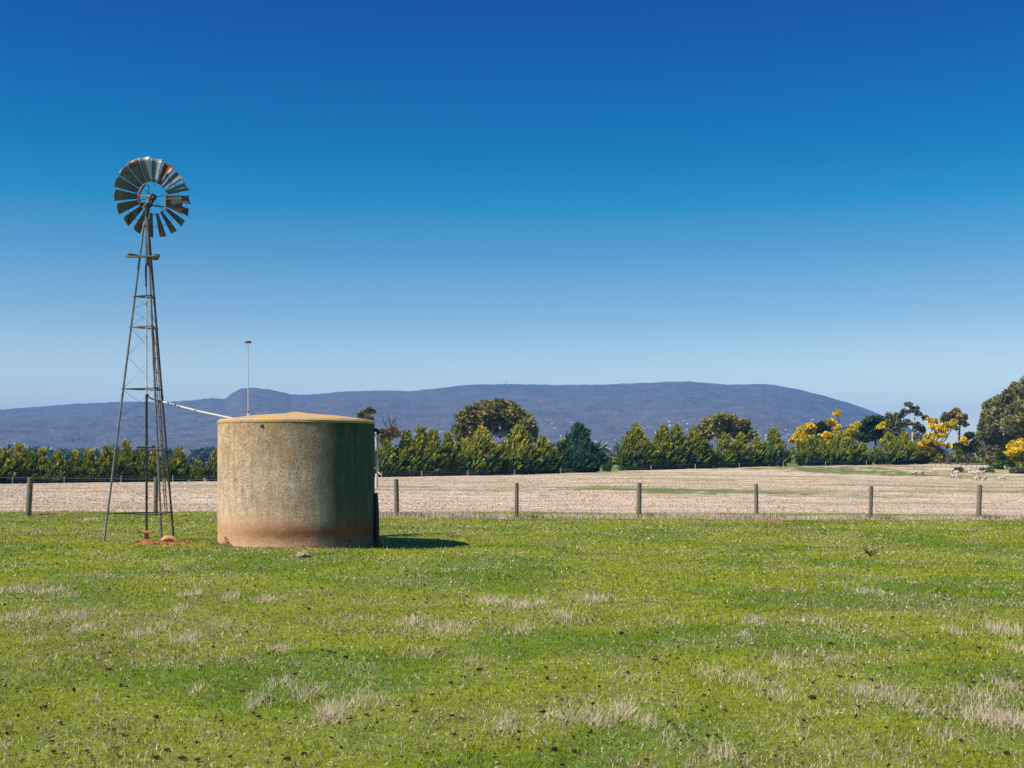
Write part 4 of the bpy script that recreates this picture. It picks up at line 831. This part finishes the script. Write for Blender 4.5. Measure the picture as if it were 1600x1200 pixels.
clump_tree('gum_tree', 1426, 320, 726, 'thin airy grey gum with bare pale trunk and topmost leaf tufts', 'gum tree', [(1425, 726, .4), (1425.5, 700, .34), (1426, 680, .28), (1428, 660, .2), (1430, 645, .13), (1422, 634, .07)],
           [(1419, 631.5, 5, 3.2, 0, 5), (1431, 639, 7, 4, 0, 5), (1415, 643, 8, 4, 0, 5), (1436, 646, 6, 3, 0, 5), (1446, 655, 8, 4.5, 0, 5), (1405, 648, 9, 6, 0, 5), (1396, 655, 12, 8, 1, 0), (1386, 663, 10, 7, 1, 3), (1379, 666, 8, 5, -1, 2), (1404, 664, 10, 7, 0, 5), (1416, 661, 9, 6, 0, 5), (1430, 667, 9, 7, 0, 5), (1442, 670, 7, 6, 0, 5), (1398, 676, 11, 8, 0, 5), (1414, 678, 9, 7, 0, 5), (1437, 682, 9, 8, 0, 5), (1388, 680, 9, 7, 0, 0), (1410, 690, 14, 7, 0, 5), (1440, 692, 9, 7, 0, 0)], cols, .42, .55, barkp, trunk_r=.28)
clump_tree('wattle_tree', 1482, 300, 724, 'leaning yellow wattle with thick dark trunk behind the sheep', 'wattle tree', [(1482, 722, .8), (1481, 714, .6), (1476, 706, .45), (1466, 700, .3), (1456, 694, .15)],
           [(1450, 684, 10, 6, 0, 2), (1462, 681, 10, 6, 0, 2), (1441, 692, 9, 6, 0, 2), (1474, 672, 9, 5, 0, 2), (1464, 665, 9, 5, 0, 2), (1456, 659, 8, 5, 0, 2), (1480, 665, 8, 4, 0, 2), (1490, 661, 8, 3.5, 0, 2), (1452, 695, 12, 6, 0, 2), (1468, 694, 10, 5, 0, 2), (1480, 697, 6, 3, 0, 2), (1474, 683, 7, 5, 0, 2), (1445, 705, 11, 9, 1, 3), (1458, 708, 12, 9, 1, 3), (1470, 712, 9, 7, 1, 3), (1434, 706, 8, 8, 1, 3)], cols, .45, 1.1, barkd, trunk_r=.5)
clump_tree('gum_tree', 1492, 306, 724, 'slender bronze-topped gum with crooked bare stems behind the leaning wattle', 'gum tree', [(1496, 724, .4), (1498, 700, .34), (1499, 680, .26), (1500, 664, .18), (1497, 650, .1)],
           [(1494, 644, 7, 5, 0, 1), (1501, 649, 8, 6, 0, 1), (1486, 652, 8, 6, 0, 1), (1475, 651, 8, 5, 0, 1), (1480, 656, 9, 5, 0, 1), (1507, 652, 5, 3, 0, 6), (1503, 660, 4, 2, 0, 1), (1508, 663, 4, 2, 0, 0), (1493, 668, 5, 2.5, 0, 3)], cols, .42, .9, barkd, trunk_r=.35)
clump_tree('pine_tree', 1511, 300, 722, 'small dark pine flecked yellow left of the huge rounded tree', 'pine tree', [(1512, 722, .35), (1512, 700, .3), (1512, 685, .15)], [(1513, 684, 7, 6, 0, 4), (1507, 691, 7, 5, -1, 2), (1515, 694, 9, 7, 0, 4), (1503, 700, 9, 7, 0, 4), (1518, 704, 9, 8, 0, 4), (1508, 710, 10, 7, 0, 7), (1497, 708, 7, 8, 0, 3)], cols, .5, 1.1, barkd)
cl = []
r3 = random.Random(11)
out_ = [(1527, 694), (1528, 680), (1533, 668), (1531, 655), (1540, 640), (1548, 630), (1560, 618), (1571, 612), (1578, 602), (1590, 598), (1604, 593), (1620, 596), (1640, 604), (1655, 620), (1664, 640), (1668, 665), (1664, 690)]
for (a, b_) in out_: cl.append((a + 9, b_ + 8, 14, 12, r3.uniform(-2, 2), r3.choice([0, 7, 7])))
for k in range(85):
    a = r3.uniform(0, math.pi * 2); q = r3.random() ** .5; cl.append((1598 + math.cos(a) * 56 * q, 662 - math.sin(a) * 48 * q, 15, 12, -7 * (1 - q * q) + r3.uniform(-2, 2), r3.choice([0, 7, 7, 0, 1])))
clump_tree('cedar_tree', 1596, 330, 724, 'huge rounded olive-green tree filling the right edge above the hedge', 'tree', [(1598, 728, 1.0), (1598, 700, .9), (1597, 670, .7), (1598, 640, .4)], cl, cols, .5, 1.3, barkg, trunk_r=.6, jit=.35)
clump_tree('wattle_bush', 1586, ghit(1586, 733, 100).y, 730, 'round golden-yellow wattle bush below the huge tree at the right edge', 'wattle bush', [(1584, 732, .2), (1584, 718, .15), (1585, 706, .1)],
           [(1589, 691, 9, 6, 0, 2), (1580, 698, 9, 7, 0, 2), (1594, 700, 10, 8, -1, 2), (1574, 706, 9, 7, 0, 2), (1586, 710, 10, 8, -1, 2), (1600, 710, 9, 10, 0, 2), (1580, 717, 9, 6, 0, 2), (1592, 719, 9, 6, 0, 3), (1606, 698, 9, 9, 0, 2), (1584, 727, 10, 6, 0, 3), (1600, 726, 10, 6, 0, 3)], cols, .4, 1.1, barkd)
clump_tree('green_bush', 1563, ghit(1563, 733, 100).y, 730, 'leafy green bush between the twiggy shrub and golden wattle bush', 'bush', [(1562, 732, .15), (1562, 722, .1), (1562, 714, .06)], [(1560, 712, 9, 9, 0, 3), (1567, 718, 9, 8, 0, 3), (1557, 722, 10, 8, 0, 3), (1564, 727, 10, 6, 0, 3)], [*cols[:3], np.array([.10, .15, .03]), *cols[4:]], .35, 1.1, barkd)
clump_tree('twiggy_shrub', 1550, ghit(1550, 732, 100).y, 730, 'brown leafless twiggy shrub at the left of the green bush', 'shrub', [(1551, 730, .12), (1551, 715, .1)], [(1548, 708, 8, 9, 0, 6), (1553, 702, 8, 6, 0, 6), (1546, 716, 8, 8, 0, 6), (1549, 725, 8, 6, 0, 6)], [*cols[:6], np.array([.22, .16, .09]), cols[7]], .3, .6, barkd)
clump_tree('low_bush', 1543, ghit(1543, 738, 100).y, 736, 'low grey-green bush behind the grazing sheep', 'bush', [(1543, 738, .1), (1543, 733, .08)], [(1543, 734, 9, 5, 0, 5), (1537, 736, 6, 3, 0, 5), (1549, 736, 6, 3, 0, 5)], cols, .3, 1.4, barkd, limbs=False)
clump_tree('low_bush', 1592, ghit(1592, 740, 100).y, 738, 'low dark spreading bush at the right edge beside the last sheep', 'bush', [(1592, 740, .1), (1592, 735, .08)], [(1590, 735, 11, 6, 0, 5), (1602, 735, 9, 6, 0, 5), (1582, 737, 6, 4, 0, 5)], cols, .3, 1.3, barkd, limbs=False)
clump_tree('dry_bush', 1495, ghit(1495, 738, 100).y, 738, 'small brown tussocky bush among the sheep', 'bush', [(1496, 737, .1), (1496, 733, .05)], [(1496, 735, 8, 4, 0, 6)], [*cols[:6], np.array([.16, .14, .07]), cols[7]], .3, 1.2, barkd, limbs=False)
for px, tp2, wd, lb in [(948, 712, 9, 'little dark conifer standing alone in the gap between the hedge rows'), (1001, 0, 0, '')]:
    if wd: conifer(px, 262, tp2, wd * 1.6, lb, .05, .05, 160, None, pk=.5)
# mixed scrub beyond the gap and undergrowth behind the right trees
def scrub(name, spans, Y, colr, label, leaf=1.0):
    packs = []
    for (x0, x1, ytop, m) in spans:
        px = rng.uniform(x0, x1, m); X_ = (px - 800) / F * Y; zb_ = ground_z(X_, np.full(m, Y)); hh = np.array([zat(800, ytop, Y)]) - zb_
        hh = np.maximum(hh, .6) * (.45 + .75 * vnoise(px * .16, px * 0, 4)); z = zb_ + rng.uniform(0, 1, m) * hh
        c = np.stack([X_, Y + rng.uniform(-3, 3, m), z], -1); d = rng.normal(0, 1, (m, 3)) + [0, 0, .5]; d /= np.linalg.norm(d, axis=1)[:, None]; L = rng.uniform(.5, 1.3, m) * leaf; cb = colr[rng.integers(0, len(colr), m)] * rng.uniform(.7, 1.3, (m, 1)); packs.append(kites(c, d, L, L * .6, cb, cb * 1.1))
    o = add_kites(name, None, packs); tag(o, label, 'scrub', kind='stuff')
scrub('scrub', [(940, 965, 714, 900), (1225, 1260, 712, 700), (1440, 1560, 712, 3000), (1528, 1640, 716, 1600)], 345, np.array([OL, OL2, GG, YG * .7]), 'mixed scrub massed far behind the hedges')
scrub('distant_woods', [(-100, 360, 706, 16000), (560, 980, 702, 12000), (980, 1300, 706, 8000)], 1150, np.array([OL, GG, BK]), 'far-off belt of trees on the plain below the hill', 5.5)

# ---------------------------------------------------------------- far fences, rail, sheep
def small_fence(pts, label, hh=1.1, rails=False, post_r=.06, mat=None, name='paddock_fence'):
    O2 = pts[0]; t = thing(name, O2, label, 'fence'); m_ = mat or simple('grey_post', (.34, .32, .28))
    for p in pts: bm = bmesh.new(); tube(bm, [(0, 0, -.2), (0, 0, hh)], post_r, 8); o = bm_obj('post', bm, m_, t, True); o.location = p - O2
    bm = bmesh.new()
    for a, b in zip(pts, pts[1:]):
        for q in ((.95, .55) if rails else (1.0, .7, .4)): tube(bm, [a - O2 + Vector((0, 0, q)), b - O2 + Vector((0, 0, q))], .05 if rails else .006, 5, False)
    bm_obj('rails' if rails else 'wire', bm, m_, t, True)
def gpt(px, dY=-1.5):
    u = (px - 800) / F; Y = float(np.interp(u, HUu, HUY)) + dY; x = u * Y * .998; return Vector((x, Y, gz(x, Y)))
small_fence([gpt(p, -2.6) for p in (18, 99, 188, 269, 350)], 'low far fence of pale posts along the foot of the left cypresses')
small_fence([gpt(p, -3.2) for p in (596, 659, 731, 804, 876, 948, 1018, 1087, 1156, 1225, 1291, 1355)], 'far fence of pale posts along the foot of the middle and right hedge', post_r=.075)
def at(px, Y): q = P(px, 720, Y); return Vector((q.x, Y, gz(q.x, Y)))
small_fence([at(1427, 262), at(1441, 262.5), at(1455, 263)], 'short grey timber stock rail at the right end of the hedge', 1.25, True, .12, name='stock_rail')
small_fence([at(p, 285) for p in range(1462, 1556, 8)], 'dark thin post fence across the green ground behind the sheep', 1.2, mat=simple('dark_post', (.10, .09, .07)))

wm_ = NT('fleece', .95, .1); ps_ = wm_.sep(wm_.tc.outputs['Object']); hd = wm_.math('MAXIMUM', wm_.math('GREATER_THAN', ps_[0], .56), wm_.math('LESS_THAN', ps_[2], .24))
wm_.color(wm_.mix(hd, wm_.ramp(wm_.noise(8, 4), [(.3, (.42, .35, .26)), (.7, (.66, .58, .46))]), (.16, .12, .09))); wm_.bump(wm_.noise(20, 4), .03)
def sheep_mesh(graze):
    me = bpy.data.meshes.new('sheep'); v = []; e_ = []; r = []
    def add(p, rr, par=None): v.append(p); r.append(rr); i = len(v) - 1; (e_.append((par, i)) if par is not None else None); return i
    a = add((0, 0, .56), .24); b = add((-.30, 0, .57), .23, a); c2 = add((-.50, 0, .54), .15, b); add((-.56, 0, .40), .045, c2); f_ = add((.30, 0, .56), .22, a)
    if graze: n_ = add((.50, 0, .46), .12, f_); hd_ = add((.64, 0, .24), .085, n_); add((.70, 0, .08), .045, hd_)
    else: n_ = add((.48, 0, .72), .12, f_); hd_ = add((.60, 0, .86), .09, n_); add((.76, 0, .78), .045, hd_)
    for s_ in (-1, 1):
        add((.645 if graze else .58, s_ * .10, .30 if graze else .90), .018, hd_)
        k = add((.30, s_ * .11, .34), .07, f_); l_ = add((.31, s_ * .11, .18), .034, k); add((.31, s_ * .11, .01), .03, l_)
        k = add((-.34, s_ * .11, .36), .085, b); l_ = add((-.40, s_ * .11, .20), .036, k); add((-.36, s_ * .11, .01), .03, l_)
    me.from_pydata(v, e_, []); me.materials.append(wm_.m); o = bpy.data.objects.new('sheep', me); col.objects.link(o)
    sm_ = o.modifiers.new('skin', 'SKIN'); sm_.use_smooth_shade = True
    for i, q in enumerate(r): me.skin_vertices[0].data[i].radius = (q, q * (1.0 if q < .2 else .95))
    me.skin_vertices[0].data[0].use_root = True
    su = o.modifiers.new('sub', 'SUBSURF'); su.levels = su.render_levels = 1; return o
SH = [(1429.5, 742.5, 1, 1, 200), (1440, 743, 0, 1, 20), (1458, 740, 1, 1, -10), (1488, 738, 0, 0, 60), (1494, 741.5, 1, 1, 170), (1488.5, 747.5, 1, 1, 95), (1497, 748.5, 1, 1, 15), (1517.5, 742, 1, 1, -20), (1526, 743, 1, 1, 185), (1535, 742.5, 0, 1, 10), (1523.5, 750.5, 1, 0, 170), (1528.5, 750, 1, 1, 30), (1539.5, 750.5, 1, 1, 60), (1560.5, 751.5, 1, 0, 190), (1566, 751, 1, 1, -5), (1510, 736.5, 0, 1, 0), (1574, 733, 0, 1, 90), (1513.5, 737.5, 1, 1, 180)]
SL = ['pale sheep grazing at the left end of the flock on the green strip', 'sheep standing on the green strip, second from the left of the flock', 'sheep alone on the green edge between the pair and the brown bush', 'small sheep facing away just left of the brown bush', 'rear sheep of the trio below the brown bush', 'front left sheep of the trio below the brown bush, seen end-on', 'front right sheep of the trio below the brown bush', 'sheep grazing mid-flock right of the brown bush, first of its line', 'sheep grazing mid-flock, second in the line behind the fence post', 'standing sheep at the right end of the middle line', 'lamb beside its mother just left above the last fence post', 'ewe grazing beside the lamb above the last fence post', 'lone sheep directly right above the last fence post', 'lamb in the rightmost pair of the flock', 'ewe in the rightmost pair of the flock', 'distant sheep lying far back right of the brown bush', 'farthest sheep standing below the golden wattle bush', 'distant sheep behind the middle line of the flock']
pro = [sheep_mesh(False), sheep_mesh(True)]; used = [False, False]
for (px, py, gr_, big_, rz), lb in zip(SH, SL):
    q = ghit(px, py, 120)
    if used[gr_]: o = pro[gr_].copy(); o.name = 'sheep'; col.objects.link(o)
    else: o = pro[gr_]; used[gr_] = True
    k = (1.12 if big_ else .85) * min(1.0, q.y / 235) * 1.0
    o.location = q; o.rotation_euler = (0, 0, R_(rz)); o.scale = (k,) * 3; tag(o, lb, 'sheep', 'sheep grazing on the dry field')

# ---------------------------------------------------------------- the hill
MP = [(-900, 668), (-500, 655), (-200, 648), (0, 642), (60, 637), (120, 632), (170, 629.5), (200, 628), (260, 629), (310, 625.5), (330, 623), (352, 624), (364, 614), (378, 607.5), (395, 606.5), (420, 609), (445, 614), (456, 617), (470, 617.5), (500, 616), (540, 612), (600, 611), (640, 612), (680, 608), (710, 604), (750, 601), (800, 600.5), (860, 601.5), (920, 602), (980, 600), (1040, 597.5), (1080, 597.5), (1110, 600), (1140, 602), (1190, 601), (1210, 603), (1250, 611), (1290, 621), (1330, 633), (1365, 646), (1400, 660), (1440, 680), (1480, 698), (1530, 712), (1600, 722), (1750, 726), (2200, 726)]
mu = np.linspace(-.85, .72, 1500); mt = np.concatenate([np.linspace(0, 1, 150), np.linspace(1.02, 1.5, 14)])
ry_ = np.interp(mu, [(p - 800) / F for p, _ in MP], [y_ for _, y_ in MP]); DR = 6200.
rh = np.array([zat(800, y_, DR) for y_ in ry_])
MU, MT = np.meshgrid(mu, mt); YY = 3000 + (DR - 3000) * MT; XX = MU * YY
gul = (fbm(XX * .0011 + 3, YY * .0006, 4, 91) - .5)
shp = np.where(MT <= 1, np.sin(np.clip(MT, 0, 1) * np.pi / 2) ** 1.25 * YY / DR, 1 - (MT - 1) * 1.6)
HH = rh[None] * shp
HH = HH + gul * 95 * np.sin(np.clip(MT, 0, 1) * np.pi) ** .8 * np.clip(rh[None] / 300, 0, 1)
HH += (fbm(XX * .03, YY * .02, 3, 95) - .5) * 9 * np.clip(MT * 3, 0, 1) * np.clip(rh[None] / 120, 0, 1) + (rng.uniform(0, 1, HH.shape) - .5) * 4 * np.clip(MT * 3, 0, 1) * np.clip(rh[None] / 120, 0, 1)
HH = HH - 8 * (1 - np.clip(MT * 8, 0, 1))
V = np.stack([XX, YY, HH], -1).reshape(-1, 3); nc = len(mu); i0 = (np.arange(len(mt) - 1)[:, None] * nc + np.arange(nc - 1)[None]).reshape(-1)
hm = NT('forest_hill', 1, 0); hm.color(hm.mix(hm.ramp(hm.noise(.012, 8, .8), [(.38, 0), (.62, 1)]), hm.mix(hm.ramp(hm.noise(.0012, 4, .6), [(.4, 0), (.6, 1)]), (.055, .045, .035), (.08, .068, .045)), (.15, .12, .09))); hm.bump(hm.noise(.02, 6, .8), 6, .7)
hl = np_mesh('hills', V, np.stack([i0, i0 + 1, i0 + nc + 1, i0 + nc], -1), hm.m, None, smooth=True); tag(hl, None, None, kind='structure')
# far houses on its foot
hr = random.Random(5); spots = []
for (x0, x1, y0, y1, n_) in [(585, 720, 672, 700, 26), (905, 985, 688, 704, 22), (835, 905, 658, 688, 10), (1040, 1110, 655, 680, 22), (1170, 1250, 668, 690, 16), (68, 84, 699, 702, 4), (262, 300, 706, 716, 12), (0, 60, 695, 712, 5), (1250, 1275, 650, 662, 2)]:
    for _ in range(n_): spots.append((hr.uniform(x0, x1), hr.uniform(y0, y1)))
hw_ = simple('white_render', (.75, .74, .70)); hrf = simple('pale_roof', (.45, .43, .42)); hp = None
for px, py in spots:
    a = (px - 800) / F; tt = np.linspace(.01, .95, 240); k0 = int(np.argmin(abs(mu - a)))
    colz = HH[:150, k0]; cy = YY[:150, k0]; zr = np.array([zat(px, py, Y_) for Y_ in cy]); kk = np.nonzero(zr <= colz)[0]
    if not len(kk): continue
    k1 = kk[0]; loc = Vector((a * cy[k1] * .998, cy[k1], colz[k1]))
    if hp is None:
        hp = thing('far_house', loc, 'tiny white house in the far township on the foot of the hill', 'house', 'white houses on the foot of the hill')
        bm = bmesh.new(); box(bm, (0, 0, 1), (9, 7, 8)); bm_obj('wall', bm, hw_, hp)
        bm = bmesh.new(); vv = [bm.verts.new(p) for p in [(-4.8, -3.9, 4.9), (4.8, -3.9, 4.9), (4.8, 3.9, 4.9), (-4.8, 3.9, 4.9), (-4.8, 0, 7), (4.8, 0, 7)]]
        [bm.faces.new([vv[i] for i in f]) for f in ((0, 1, 5, 4), (2, 3, 4, 5), (0, 4, 3), (1, 2, 5), (0, 3, 2, 1))]; bm_obj('roof', bm, hrf, hp); cur = hp
    else:
        cur = hp.copy(); col.objects.link(cur); cur.location = loc
        for ch in hp.children: c2 = ch.copy(); col.objects.link(c2); c2.parent = cur
    cur.rotation_euler = (0, 0, hr.uniform(-.7, .7)); cur.scale = (hr.uniform(.35, .75),) * 3
for px, y0, y1, lb in [(791, 592, 602, 'thin radio mast on the ridge above the domed gum tree'), (1078, 590, 599, 'thin radio mast on the highest part of the ridge')]:
    b = P(px, y1 + 1, DR); O3 = thing('radio_mast', b, lb, 'mast'); hgt_ = zat(px, y0, DR) - b.z; bm = bmesh.new(); tube(bm, [(0, 0, -10), (0, 0, hgt_)], [1.2, .8], 6); bm_obj('tower', bm, simple('mast_grey', (.2, .2, .2)), O3)
    bm = bmesh.new(); tube(bm, [(0, 0, hgt_ * .6), (0, 0, hgt_ * .72)], 2.2, 8); bm_obj('antenna', bm, simple('mast_grey', (.25, .25, .25)), O3)

# ---------------------------------------------------------------- the air
bm = bmesh.new(); box(bm, (0, 0, 220), (20000, 20000, 480)); vm = bpy.data.materials.new('air'); vm.use_nodes = True; vt = vm.node_tree; vt.nodes.clear()
vo = vt.nodes.new('ShaderNodeOutputMaterial'); pv = vt.nodes.new('ShaderNodeVolumePrincipled'); pv.inputs['Density'].default_value = 1.22e-4; pv.inputs['Color'].default_value = (.10, .40, .95, 1); pv.inputs['Anisotropy'].default_value = 0
vt.links.new(pv.outputs[0], vo.inputs['Volume']); hz_ = bm_obj('haze', bm, vm); tag(hz_, 'thin blue haze filling the air', 'haze', kind='stuff')
